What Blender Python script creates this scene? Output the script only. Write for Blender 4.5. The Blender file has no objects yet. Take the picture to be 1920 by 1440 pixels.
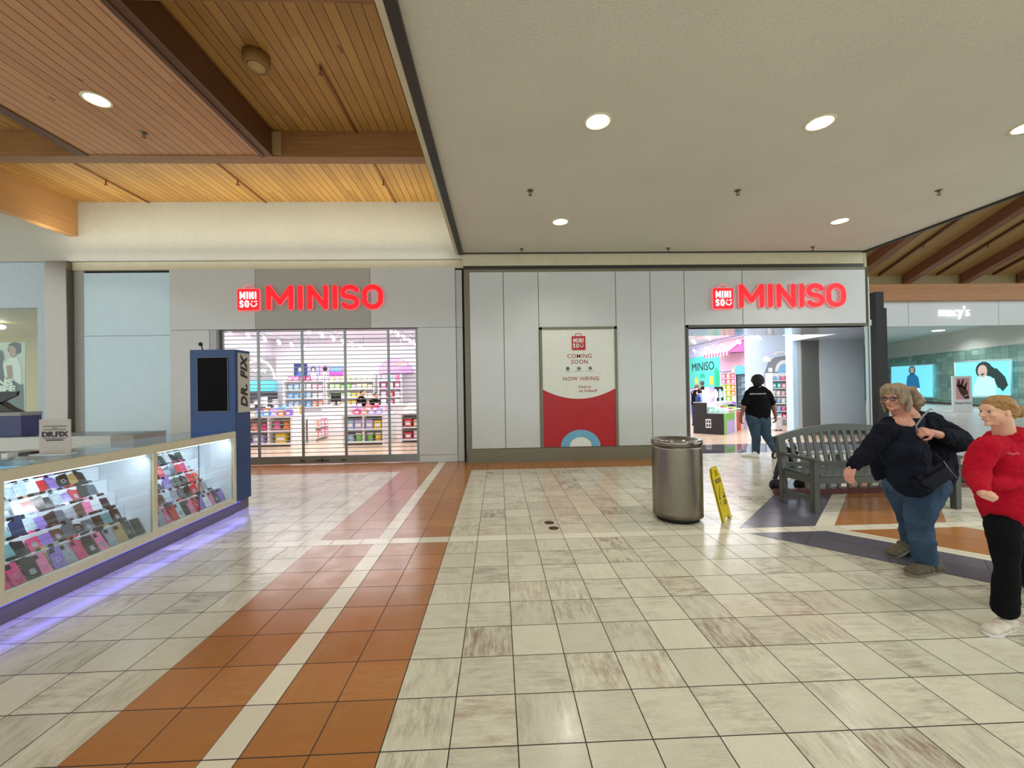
import bpy, bmesh, math, random
from mathutils import Vector, Matrix
import numpy as np
random.seed(7)
PI = math.pi
SC = bpy.context.scene
COL = SC.collection

# ------------------------------------------------------------------ camera, world, exposure
FPX, PITCH, YAW, ROLL, CAMH = 763.1, 0.0083571, 0.0341445, -0.0166605, 1.6
def _basis():
    cy, sy, cp, sp = math.cos(YAW), math.sin(YAW), math.cos(PITCH), math.sin(PITCH)
    F = Vector((sy*cp, cy*cp, sp)); R = Vector((cy, -sy, 0)); U = R.cross(F)
    cr, sr = math.cos(ROLL), math.sin(ROLL)
    return F, R*cr + U*sr, U*cr - R*sr
CF, CR, CU = _basis()
cam_d = bpy.data.cameras.new('camera'); cam = bpy.data.objects.new('camera', cam_d); COL.objects.link(cam)
cam_d.sensor_width = 36; cam_d.lens = FPX/1920*36; cam_d.clip_start = 0.05; cam_d.clip_end = 200
m = Matrix((CR, CU, -CF)).transposed().to_4x4(); m.translation = Vector((0, 0, CAMH))
cam.matrix_world = m
SC.camera = cam
SC.view_settings.view_transform = 'Standard'; SC.view_settings.look = 'None'
SC.view_settings.gamma = 1; SC.view_settings.use_curve_mapping = False
SC.view_settings.exposure = 0.0
try:
    SC.cycles.adaptive_threshold = 0.03; SC.cycles.max_bounces = 7; SC.cycles.diffuse_bounces = 4
    SC.cycles.glossy_bounces = 3; SC.cycles.transparent_max_bounces = 12; SC.cycles.sample_clamp_indirect = 4
except Exception: pass
w = bpy.data.worlds.new('world'); SC.world = w; w.use_nodes = True
w.node_tree.nodes['Background'].inputs[0].default_value = (0.92, 1.0, 0.985, 1)
w.node_tree.nodes['Background'].inputs[1].default_value = 1.72

def W(px, py, Y):
    """the point at depth Y (distance along the hall) that the photo shows at a pixel"""
    d = CF + CR*((px-960)/FPX) + CU*((720-py)/FPX); t = Y/d.y
    return Vector((d.x*t, Y, CAMH + d.z*t))

def lamp(name, kind, loc, power, color=(1, .93, .82), size=.2, size_y=None, rot=(0, 0, 0), spot=None, radius=None):
    d = bpy.data.lights.new(name, kind); o = bpy.data.objects.new(name, d); COL.objects.link(o)
    d.energy = power; d.color = color; o.location = loc; o.rotation_euler = rot
    if kind == 'AREA':
        d.size = size
        if size_y: d.shape = 'RECTANGLE'; d.size_y = size_y
    if kind == 'SPOT':
        d.spot_size = spot or 1.9; d.spot_blend = .6; d.shadow_soft_size = radius or .08
    if kind == 'POINT': d.shadow_soft_size = radius or .1
    return o
# uplight added for skylight daylight on the boards; strip light under the stucco
lamp('uplight_lamp', 'AREA', (-5, 8.3, 4.62), 42, (1, .92, .68), 8.0, .12, (PI, 0, 0))
lamp('uplight_lamp', 'AREA', (-5.0, 8.62, 4.36), 9, (1, .98, .92), 8.0, .08, (PI*.86, 0, 0))
# the shops' ceiling lighting
lamp('shop_lamp', 'AREA', (-5.6, 13.0, 3.72), 540, (1, .97, .985), 6.5, 7.0)
lamp('shop_lamp', 'AREA', (7.4, 13.4, 3.76), 400, (.95, .97, 1), 5.0, 5.6)
lamp('shop_lamp', 'AREA', (8.0, 19.0, 3.76), 320, (.93, .97, 1), 5.0, 6.0)
lamp('shop_lamp', 'AREA', (-11.4, 11.6, 3.4), 60, (1, .93, .78), 3, 3.5)
# downlights over the hall (those in view get a fitting further down)
DOWN = [(1.14, 4.40), (3.64, 4.40), (6.14, 4.45), (1.14, 7.10), (6.2, 7.10)]
for x, y in DOWN + [(1.14, 1.2), (3.64, 1.2), (6.14, 1.2), (1.14, -2), (3.64, -2)]:
    lamp('downlight_lamp', 'SPOT', (x, y, 4.47), 62, (1, .97, .87), spot=2.3, radius=.07)
lamp('downlight_lamp', 'SPOT', (-4.91, 5.18, 5.22), 60, (1, .9, .72), spot=2.2, radius=.07)
# far court and the department store entrance
for x, y in ((20.2, 19.5), (25.0, 20.5), (27, 24), (22, 26), (21, 31)): lamp('court_lamp', 'SPOT', (x, y, 4.6), 420, (.93, .98, 1), spot=2.7, radius=.2)

# ------------------------------------------------------------------ materials
MATS = {}
def lin(c):
    return tuple(((v/12.92) if v <= .04045 else ((v+.055)/1.055)**2.4) for v in c)
def hexc(h):
    h = h.lstrip('#'); return lin(tuple(int(h[i:i+2], 16)/255 for i in (0, 2, 4)))
def base_mat(name):
    mt = bpy.data.materials.new(name); mt.use_nodes = True
    return mt, mt.node_tree, mt.node_tree.nodes['Principled BSDF']
def mat(name, color='#888888', rough=.5, metal=0, emit=None, es=1.0, noise=0.0, nscale=20, bump=0.0, spec=None, coat=0, stretch=None):
    if name in MATS: return MATS[name]
    mt, nt, b = base_mat(name)
    c = hexc(color) if isinstance(color, str) else color
    b.inputs['Base Color'].default_value = (*c, 1); b.inputs['Roughness'].default_value = rough
    b.inputs['Metallic'].default_value = metal
    if spec is not None: b.inputs['Specular IOR Level'].default_value = spec
    if coat: b.inputs['Coat Weight'].default_value = coat; b.inputs['Coat Roughness'].default_value = .08
    if emit:
        e = hexc(emit) if isinstance(emit, str) else emit
        b.inputs['Emission Color'].default_value = (*e, 1); b.inputs['Emission Strength'].default_value = es
    tc = nt.nodes.new('ShaderNodeTexCoord'); n = nt.nodes.new('ShaderNodeTexNoise')
    n.inputs['Scale'].default_value = nscale; n.inputs['Detail'].default_value = 4
    if stretch:
        mp = nt.nodes.new('ShaderNodeMapping'); mp.inputs['Scale'].default_value = stretch
        nt.links.new(tc.outputs['Object'], mp.inputs[0]); nt.links.new(mp.outputs[0], n.inputs['Vector'])
    else: nt.links.new(tc.outputs['Object'], n.inputs['Vector'])
    amt = noise if noise else .04
    mr = nt.nodes.new('ShaderNodeMapRange'); mr.inputs['From Min'].default_value = .3; mr.inputs['From Max'].default_value = .7
    mr.inputs['To Min'].default_value = 1-amt; mr.inputs['To Max'].default_value = 1+amt
    nt.links.new(n.outputs['Fac'], mr.inputs['Value'])
    mx = nt.nodes.new('ShaderNodeVectorMath'); mx.operation = 'SCALE'; mx.inputs[0].default_value = c
    nt.links.new(mr.outputs[0], mx.inputs['Scale']); nt.links.new(mx.outputs[0], b.inputs['Base Color'])
    if bump:
        bp = nt.nodes.new('ShaderNodeBump'); bp.inputs['Strength'].default_value = bump; bp.inputs['Distance'].default_value = .01
        nt.links.new(n.outputs['Fac'], bp.inputs['Height']); nt.links.new(bp.outputs[0], b.inputs['Normal'])
    MATS[name] = mt; return mt

class NT:
    def __init__(s, nt): s.nt = nt
    def _set(s, sock, v):
        if hasattr(v, 'is_linked') or hasattr(v, 'links'): s.nt.links.new(v, sock)
        else: sock.default_value = v
    def m(s, op, a, b=None, c=None):
        n = s.nt.nodes.new('ShaderNodeMath'); n.operation = op; s._set(n.inputs[0], a)
        if b is not None: s._set(n.inputs[1], b)
        if c is not None: s._set(n.inputs[2], c)
        return n.outputs[0]
    def noise(s, vec, scale, detail=4, rough=.55):
        n = s.nt.nodes.new('ShaderNodeTexNoise'); n.inputs['Scale'].default_value = scale
        n.inputs['Detail'].default_value = detail; n.inputs['Roughness'].default_value = rough
        s.nt.links.new(vec, n.inputs['Vector']); return n.outputs['Fac']
    def comb(s, x, y, z=0.0):
        n = s.nt.nodes.new('ShaderNodeCombineXYZ'); s._set(n.inputs[0], x); s._set(n.inputs[1], y); s._set(n.inputs[2], z); return n.outputs[0]
    def wn(s, vec):
        n = s.nt.nodes.new('ShaderNodeTexWhiteNoise'); n.noise_dimensions = '3D'; s.nt.links.new(vec, n.inputs['Vector']); return n.outputs['Value']
    def mix(s, f, a, b):
        n = s.nt.nodes.new('ShaderNodeMix'); n.data_type = 'RGBA'; s._set(n.inputs['Factor'], f)
        s._set(n.inputs[6], a if not isinstance(a, tuple) else (*a, 1)); s._set(n.inputs[7], b if not isinstance(b, tuple) else (*b, 1))
        return n.outputs[2]
    def maprange(s, v, a, b, c=0, d=1):
        n = s.nt.nodes.new('ShaderNodeMapRange'); s._set(n.inputs[0], v)
        for i, q in enumerate((a, b, c, d)): n.inputs[1+i].default_value = q
        return n.outputs[0]
    def xyz(s, rotz=0.0, coord='Object'):
        tc = s.nt.nodes.new('ShaderNodeTexCoord'); v = tc.outputs[coord]
        if rotz:
            mp = s.nt.nodes.new('ShaderNodeMapping'); mp.inputs['Rotation'].default_value = (0, 0, rotz)
            s.nt.links.new(v, mp.inputs[0]); v = mp.outputs[0]
        sp = s.nt.nodes.new('ShaderNodeSeparateXYZ'); s.nt.links.new(v, sp.inputs[0]); return sp.outputs

T = 0.30556
def tile_mat(name, c1, c2, ox, oy, sx=T, sy=T, rotz=0.0, c3=None, rough=.2, streak=1.0, grout='#3a302a', gw=.0029):
    mt, nt, b = base_mat(name); N = NT(nt); x, y, z = N.xyz(rotz)
    u = N.m('DIVIDE', N.m('SUBTRACT', x, ox), sx); v = N.m('DIVIDE', N.m('SUBTRACT', y, oy), sy)
    pu = N.m('MULTIPLY', N.m('PINGPONG', u, .5), sx); pv = N.m('MULTIPLY', N.m('PINGPONG', v, .5), sy)
    g = N.m('LESS_THAN', N.m('MINIMUM', pu, pv), gw)
    fu = N.m('FLOOR', u); fv = N.m('FLOOR', v)
    r1 = N.wn(N.comb(fu, fv, 1.3)); r2 = N.wn(N.comb(fu, fv, 7.7)); r3 = N.wn(N.comb(fu, fv, 4.1))
    off = N.m('MULTIPLY', r2, 37.0)
    n1 = N.noise(N.comb(N.m('MULTIPLY', x, 30.0), N.m('MULTIPLY', y, 6.0), off), 1.0, 7, .78)
    n2 = N.noise(N.comb(N.m('MULTIPLY', x, 6.0), N.m('MULTIPLY', y, 30.0), off), 1.0, 7, .78)
    sel = N.m('GREATER_THAN', r1, .5)
    st = N.m('ADD', N.m('MULTIPLY', n1, sel), N.m('MULTIPLY', n2, N.m('SUBTRACT', 1.0, sel)))
    big = N.noise(N.comb(N.m('MULTIPLY', x, 5.0), N.m('MULTIPLY', y, 5.0), off), 1.0, 2, .5)
    st = N.m('MULTIPLY', N.maprange(st, .40, .66, 0, 1), N.maprange(big, .38, .6, .25, 1))
    amt = N.m('MULTIPLY', st, N.maprange(r3, 0, 1, .15*streak, 1.0*streak))
    col = N.mix(amt, hexc(c1), hexc(c2))
    if c3: col = N.mix(N.m('MULTIPLY', N.m('GREATER_THAN', r2, .86), N.m('MULTIPLY', st, .6)), col, hexc(c3))
    val = N.maprange(N.wn(N.comb(fu, fv, 2.9)), 0, 1, .91, 1.06)
    fine = N.maprange(N.noise(N.comb(x, y, 0.0), 90, 3), .3, .7, .95, 1.05)
    vm = nt.nodes.new('ShaderNodeVectorMath'); vm.operation = 'SCALE'; nt.links.new(col, vm.inputs[0]); nt.links.new(N.m('MULTIPLY', val, fine), vm.inputs['Scale'])
    out = N.mix(g, vm.outputs[0], hexc(grout))
    nt.links.new(out, b.inputs['Base Color'])
    rr = N.maprange(N.noise(N.comb(x, y, 0.0), 5, 3), .3, .7, rough*.75, rough*1.35)
    nt.links.new(N.m('ADD', rr, N.m('MULTIPLY', g, .4)), b.inputs['Roughness'])
    bp = nt.nodes.new('ShaderNodeBump'); bp.inputs['Strength'].default_value = .35; bp.inputs['Distance'].default_value = .002
    nt.links.new(N.m('SUBTRACT', 1.0, g), bp.inputs['Height']); nt.links.new(bp.outputs[0], b.inputs['Normal'])
    b.inputs['Specular IOR Level'].default_value = .33
    MATS[name] = mt; return mt

def plank_mat(name, c1, c2, pitch=.137, axis='x', groove='#2a160c', rough=.45, gw=.0045, grain=1.0):
    """boards that run along the other horizontal axis"""
    mt, nt, b = base_mat(name); N = NT(nt); x, y, z = N.xyz()
    a, l = (x, y) if axis == 'x' else (y, x)
    if axis == 'z': a, l = z, x
    u = N.m('DIVIDE', a, pitch); fu = N.m('FLOOR', u)
    g = N.m('LESS_THAN', N.m('MULTIPLY', N.m('PINGPONG', u, .5), pitch), gw)
    seg = N.m('FLOOR', N.m('ADD', N.m('MULTIPLY', l, .35), N.m('MULTIPLY', N.wn(N.comb(fu, 3.0, 1.0)), 5.0)))
    r = N.wn(N.comb(fu, seg, 2.0))
    gr = N.noise(N.comb(N.m('MULTIPLY', a, 55.0), N.m('MULTIPLY', l, 2.2), N.m('MULTIPLY', r, 20.0)), 1.0, 5, .65)
    kn = N.noise(N.comb(N.m('MULTIPLY', a, 9.0), N.m('MULTIPLY', l, 4.0), N.m('MULTIPLY', r, 9.0)), 1.0, 2)
    f = N.m('ADD', N.m('MULTIPLY', r, .55), N.m('MULTIPLY', N.maprange(gr, .35, .7), .45*grain))
    col = N.mix(f, hexc(c1), hexc(c2))
    col = N.mix(N.m('MULTIPLY', N.m('GREATER_THAN', kn, .74), .6), col, hexc(groove))
    col = N.mix(g, col, hexc(groove))
    nt.links.new(col, b.inputs['Base Color']); b.inputs['Roughness'].default_value = rough
    bp = nt.nodes.new('ShaderNodeBump'); bp.inputs['Strength'].default_value = .6; bp.inputs['Distance'].default_value = .006
    nt.links.new(N.m('SUBTRACT', 1.0, g), bp.inputs['Height']); nt.links.new(bp.outputs[0], b.inputs['Normal'])
    MATS[name] = mt; return mt

def beam_mat(name, c1, c2, axis='x', rough=.45, lam=.035):
    """glue-laminated timber: long grain along the axis and thin lamination lines stacked in z"""
    mt, nt, b = base_mat(name); N = NT(nt); x, y, z = N.xyz()
    l, o = (x, y) if axis == 'x' else (y, x)
    u = N.m('DIVIDE', z, lam); fu = N.m('FLOOR', u)
    r = N.wn(N.comb(fu, 1.0, 2.0))
    gr = N.noise(N.comb(N.m('MULTIPLY', l, 1.6), N.m('MULTIPLY', o, 45.0), N.m('MULTIPLY', z, 45.0)), 1.0, 5, .7)
    f = N.m('ADD', N.m('MULTIPLY', r, .35), N.m('MULTIPLY', N.maprange(gr, .35, .68), .65))
    col = N.mix(f, hexc(c1), hexc(c2)); nt.links.new(col, b.inputs['Base Color']); b.inputs['Roughness'].default_value = rough
    MATS[name] = mt; return mt

def stucco(name, color, scale=55, strength=.5):
    mt, nt, b = base_mat(name); N = NT(nt); tc = nt.nodes.new('ShaderNodeTexCoord')
    n = N.noise(tc.outputs['Object'], scale, 3, .6); n2 = N.noise(tc.outputs['Object'], .8, 3)
    c = hexc(color)
    vm = nt.nodes.new('ShaderNodeVectorMath'); vm.operation = 'SCALE'; vm.inputs[0].default_value = c
    nt.links.new(N.m('MULTIPLY', N.maprange(n, .3, .7, .9, 1.06), N.maprange(n2, .3, .7, .96, 1.03)), vm.inputs['Scale'])
    nt.links.new(vm.outputs[0], b.inputs['Base Color']); b.inputs['Roughness'].default_value = .85
    bp = nt.nodes.new('ShaderNodeBump'); bp.inputs['Strength'].default_value = strength; bp.inputs['Distance'].default_value = .012
    nt.links.new(n, bp.inputs['Height']); nt.links.new(bp.outputs[0], b.inputs['Normal'])
    MATS[name] = mt; return mt

def glass_mat(name, tint='#f4fbfa', refl=.5, edge=.12):
    if name in MATS: return MATS[name]
    mt = bpy.data.materials.new(name); mt.use_nodes = True; nt = mt.node_tree; nt.nodes.clear()
    o = nt.nodes.new('ShaderNodeOutputMaterial'); mx = nt.nodes.new('ShaderNodeMixShader')
    tr = nt.nodes.new('ShaderNodeBsdfTransparent'); tr.inputs[0].default_value = (*hexc(tint), 1)
    gl = nt.nodes.new('ShaderNodeBsdfGlossy'); gl.inputs['Roughness'].default_value = .02
    fr = nt.nodes.new('ShaderNodeFresnel'); fr.inputs[0].default_value = 1.45
    ml = nt.nodes.new('ShaderNodeMath'); ml.operation = 'MULTIPLY'; ml.inputs[1].default_value = refl
    nt.links.new(fr.outputs[0], ml.inputs[0]); nt.links.new(ml.outputs[0], mx.inputs[0])
    nt.links.new(tr.outputs[0], mx.inputs[1]); nt.links.new(gl.outputs[0], mx.inputs[2]); nt.links.new(mx.outputs[0], o.inputs[0])
    MATS[name] = mt; return mt

# ------------------------------------------------------------------ mesh builder
class MB:
    def __init__(s): s.v = []; s.f = []; s.mi = []; s.sm = []; s.cur = 0; s.smooth = False
    def add(s, vs, fs, smooth=None):
        k = len(s.v); s.v += [tuple(v) for v in vs]
        for f in fs: s.f.append(tuple(i+k for i in f)); s.mi.append(s.cur); s.sm.append(s.smooth if smooth is None else smooth)
        return s
    def box(s, a, b):
        (x0, y0, z0), (x1, y1, z1) = a, b
        x0, x1 = sorted((x0, x1)); y0, y1 = sorted((y0, y1)); z0, z1 = sorted((z0, z1))
        return s.add([(x0,y0,z0),(x1,y0,z0),(x1,y1,z0),(x0,y1,z0),(x0,y0,z1),(x1,y0,z1),(x1,y1,z1),(x0,y1,z1)],
                     [(0,3,2,1),(4,5,6,7),(0,1,5,4),(1,2,6,5),(2,3,7,6),(3,0,4,7)])
    def obox(s, c, ux, uy, uz):
        c, ux, uy, uz = map(Vector, (c, ux, uy, uz))
        vs = [c+ux*a+uy*b+uz*d for d in (-1, 1) for a, b in ((-1,-1),(1,-1),(1,1),(-1,1))]
        return s.add(vs, [(0,3,2,1),(4,5,6,7),(0,1,5,4),(1,2,6,5),(2,3,7,6),(3,0,4,7)])
    def rbox(s, a, b, r=.01, n=3, axis='z'):
        """box whose four edges along one axis are rounded"""
        i = 'xyz'.index(axis); j, k = [q for q in range(3) if q != i]
        lo = [min(a[q], b[q]) for q in range(3)]; hi = [max(a[q], b[q]) for q in range(3)]
        r = min(r, (hi[j]-lo[j])/2*.99, (hi[k]-lo[k])/2*.99)
        pts = []
        for cx, cy, a0 in ((hi[j]-r, hi[k]-r, 0), (lo[j]+r, hi[k]-r, 1), (lo[j]+r, lo[k]+r, 2), (hi[j]-r, lo[k]+r, 3)):
            for q in range(n+1):
                t = PI/2*(a0+q/n); pts.append((cx+r*math.cos(t), cy+r*math.sin(t)))
        m = len(pts); vs = []
        for h in (lo[i], hi[i]):
            for p in pts:
                v = [0, 0, 0]; v[i] = h; v[j] = p[0]; v[k] = p[1]; vs.append(v)
        return s.add(vs, [tuple(range(m))[::-1], tuple(range(m, 2*m))] + [(q, (q+1) % m, (q+1) % m+m, q+m) for q in range(m)])
    def prism(s, pts, d):
        d = Vector(d); n = len(pts); P = [Vector(p) for p in pts]
        return s.add([*P, *[p+d for p in P]], [tuple(range(n)), tuple(range(2*n-1, n-1, -1))] + [(i, i+n, (i+1) % n+n, (i+1) % n) for i in range(n)])
    def cyl(s, p0, p1, r0, r1=None, n=16, cap=True, smooth=True):
        r1 = r0 if r1 is None else r1; p0 = Vector(p0); p1 = Vector(p1); d = (p1-p0).normalized()
        a = d.orthogonal().normalized(); b = d.cross(a); vs = []
        for p, r in ((p0, r0), (p1, r1)):
            vs += [p+(a*math.cos(2*PI*i/n)+b*math.sin(2*PI*i/n))*r for i in range(n)]
        s.add(vs, [(i, (i+1) % n, (i+1) % n+n, i+n) for i in range(n)], smooth)
        if cap: k = len(s.v)-2*n; s.add([], [tuple(range(n))[::-1], tuple(range(n, 2*n))]) if False else (s.f.append(tuple(k+i for i in range(n))[::-1]), s.f.append(tuple(k+n+i for i in range(n))), s.mi.extend([s.cur]*2), s.sm.extend([False]*2))
        return s
    def lathe(s, prof, c, n=32, smooth=True, closed=False):
        cx, cy, cz = c; m = len(prof); vs = []
        for r, z in prof: vs += [(cx+r*math.cos(2*PI*i/n), cy+r*math.sin(2*PI*i/n), cz+z) for i in range(n)]
        fs = [(j*n+i, j*n+(i+1) % n, (j+1)*n+(i+1) % n, (j+1)*n+i) for j in range(m-1) for i in range(n)]
        if closed: fs += [((m-1)*n+i, (m-1)*n+(i+1) % n, (i+1) % n, i) for i in range(n)]
        else:
            if prof[0][0] > 1e-4: fs.append(tuple(range(n))[::-1])
            if prof[-1][0] > 1e-4: fs.append(tuple((m-1)*n+i for i in range(n)))
        return s.add(vs, fs, smooth)
    def tube(s, pts, r, n=8, smooth=True):
        P = [Vector(p) for p in pts]; rr = r if isinstance(r, (list, tuple)) else [r]*len(P); vs = []; ref = None
        for i, p in enumerate(P):
            d = (P[min(i+1, len(P)-1)]-P[max(i-1, 0)]).normalized()
            a = d.orthogonal().normalized() if ref is None else (ref-d*ref.dot(d)).normalized()
            ref = a; b = d.cross(a)
            vs += [p+(a*math.cos(2*PI*k/n)+b*math.sin(2*PI*k/n))*rr[i] for k in range(n)]
        fs = [(j*n+k, j*n+(k+1) % n, (j+1)*n+(k+1) % n, (j+1)*n+k) for j in range(len(P)-1) for k in range(n)]
        fs += [tuple(range(n))[::-1], tuple((len(P)-1)*n+k for k in range(n))]
        return s.add(vs, fs, smooth)
    def ell(s, c, r, rot=None, nu=16, nv=10):
        c = Vector(c); M = rot or Matrix.Identity(3); r = (r, r, r) if not isinstance(r, (tuple, list)) else r; vs = [c+M@Vector((0, 0, r[2]))]
        for j in range(1, nv):
            t = PI*j/nv
            vs += [c+M@Vector((r[0]*math.sin(t)*math.cos(2*PI*i/nu), r[1]*math.sin(t)*math.sin(2*PI*i/nu), r[2]*math.cos(t))) for i in range(nu)]
        vs.append(c+M@Vector((0, 0, -r[2])))
        fs = [(0, 1+i, 1+(i+1) % nu) for i in range(nu)]
        fs += [(1+j*nu+i, 1+(j+1)*nu+i, 1+(j+1)*nu+(i+1) % nu, 1+j*nu+(i+1) % nu) for j in range(nv-2) for i in range(nu)]
        L = len(vs)-1; fs += [(L, L-nu+(i+1) % nu, L-nu+i) for i in range(nu)]
        return s.add(vs, fs, True)
    def cap(s, p0, p1, r0, r1=None, n=14):
        """tapered limb with round ends"""
        r1 = r0 if r1 is None else r1; p0 = Vector(p0); p1 = Vector(p1); d = (p1-p0)
        if d.length < 1e-6: return s.ell(p0, r0)
        d.normalize(); pts = []; rs = []
        for q in (1, .866, .5): pts.append(p0-d*r0*q); rs.append(r0*math.sqrt(max(0, 1-q*q))+1e-4)
        pts += [p0, p1]; rs += [r0, r1]
        for q in (.5, .866, 1): pts.append(p1+d*r1*q); rs.append(r1*math.sqrt(max(0, 1-q*q))+1e-4)
        return s.tube(pts, rs, n)
    def loft(s, secs, n=20):
        """sections (centre, rx, ry, heading) stacked upwards, closed"""
        vs = []
        for c, rx, ry, h in secs:
            c = Vector(c); ca, sa = math.cos(h), math.sin(h)
            for k in range(n):
                t = 2*PI*k/n; x, y = rx*math.cos(t), ry*math.sin(t)
                vs.append((c.x+x*ca-y*sa, c.y+x*sa+y*ca, c.z))
        m = len(secs)
        fs = [(j*n+k, j*n+(k+1) % n, (j+1)*n+(k+1) % n, (j+1)*n+k) for j in range(m-1) for k in range(n)]
        fs += [tuple(range(n))[::-1], tuple((m-1)*n+k for k in range(n))]
        return s.add(vs, fs, True)
    def build(s, name, mats, parent=None, bevel=0, **tags):
        me = bpy.data.meshes.new(name); o = bpy.data.objects.new(name, me)
        off = wloc(parent) if parent else Vector((0, 0, 0))
        me.from_pydata([(v[0]-off.x, v[1]-off.y, v[2]-off.z) for v in s.v], [], s.f)
        for mt in (mats if isinstance(mats, (list, tuple)) else [mats]): me.materials.append(mt)
        me.polygons.foreach_set('material_index', s.mi); me.polygons.foreach_set('use_smooth', s.sm)
        bm = bmesh.new(); bm.from_mesh(me); bmesh.ops.recalc_face_normals(bm, faces=bm.faces)
        if bevel:
            bmesh.ops.remove_doubles(bm, verts=bm.verts, dist=1e-6)
            bmesh.ops.bevel(bm, geom=[e for e in bm.edges if len(e.link_faces) == 2 and e.calc_face_angle(0) > .6], offset=bevel, segments=2, affect='EDGES', clamp_overlap=True)
        bm.to_mesh(me); bm.free(); COL.objects.link(o)
        if parent: o.parent = parent
        for k, v in tags.items(): o[k] = v
        return o
def wloc(o):
    l = Vector((0, 0, 0))
    while o: l += o.location; o = o.parent
    return l
def thing(name, label, cat, loc=(0, 0, 0), group=None):
    o = bpy.data.objects.new(name, None); COL.objects.link(o); o.location = loc; o.empty_display_size = .1
    o['label'] = label; o['category'] = cat
    if group: o['group'] = group
    return o
def tag(o, label, cat, group=None, kind=None):
    o['label'] = label; o['category'] = cat
    if group: o['group'] = group
    if kind: o['kind'] = kind
    return o
def struct(o): o['kind'] = 'structure'; return o
def copy_tree(o, loc, label, rz=None, mats=None):
    c = o.copy(); COL.objects.link(c); c.location = loc
    if rz is not None: c.rotation_euler[2] = rz
    c['label'] = label
    for ch in o.children:
        d = ch.copy(); COL.objects.link(d); d.parent = c
        for g in ch.children: e = g.copy(); COL.objects.link(e); e.parent = d
    return c
def text(name, s, size, mt, parent, loc, rot=(PI/2, 0, 0), ext=.002, align='CENTER', xs=1.0, shear=0, bold=0, sp=1.0):
    cu = bpy.data.curves.new('tmp', 'FONT'); cu.body = s; cu.size = size; cu.extrude = ext; cu.align_x = align; cu.align_y = 'CENTER'
    cu.offset = bold; cu.shear = shear; cu.space_character = sp; cu.resolution_u = 3
    t = bpy.data.objects.new('tmp', cu); COL.objects.link(t); bpy.context.view_layer.update()
    me = bpy.data.meshes.new_from_object(t.evaluated_get(bpy.context.evaluated_depsgraph_get()))
    bpy.data.objects.remove(t); bpy.data.curves.remove(cu)
    M = Matrix.Translation(Vector(loc) - (wloc(parent) if parent else Vector())) @ (Matrix.Rotation(rot[2], 4, 'Z') @ Matrix.Rotation(rot[1], 4, 'Y') @ Matrix.Rotation(rot[0], 4, 'X')) @ Matrix.Diagonal((xs, 1, 1, 1))
    me.transform(M); me.materials.clear(); me.materials.append(mt); me.name = name
    o = bpy.data.objects.new(name, me); COL.objects.link(o)
    if parent: o.parent = parent
    return o
ORD = 'first second third fourth fifth sixth seventh eighth ninth tenth eleventh twelfth thirteenth fourteenth fifteenth sixteenth seventeenth eighteenth nineteenth twentieth'.split()
def ordn(i):
    if i < 20: return ORD[i]
    t, u = divmod(i+1, 10); T10 = {2: 'twent', 3: 'thirt', 4: 'fort'}[t]
    return T10+'ieth' if u == 0 else T10+'y-'+ORD[u-1]

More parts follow.
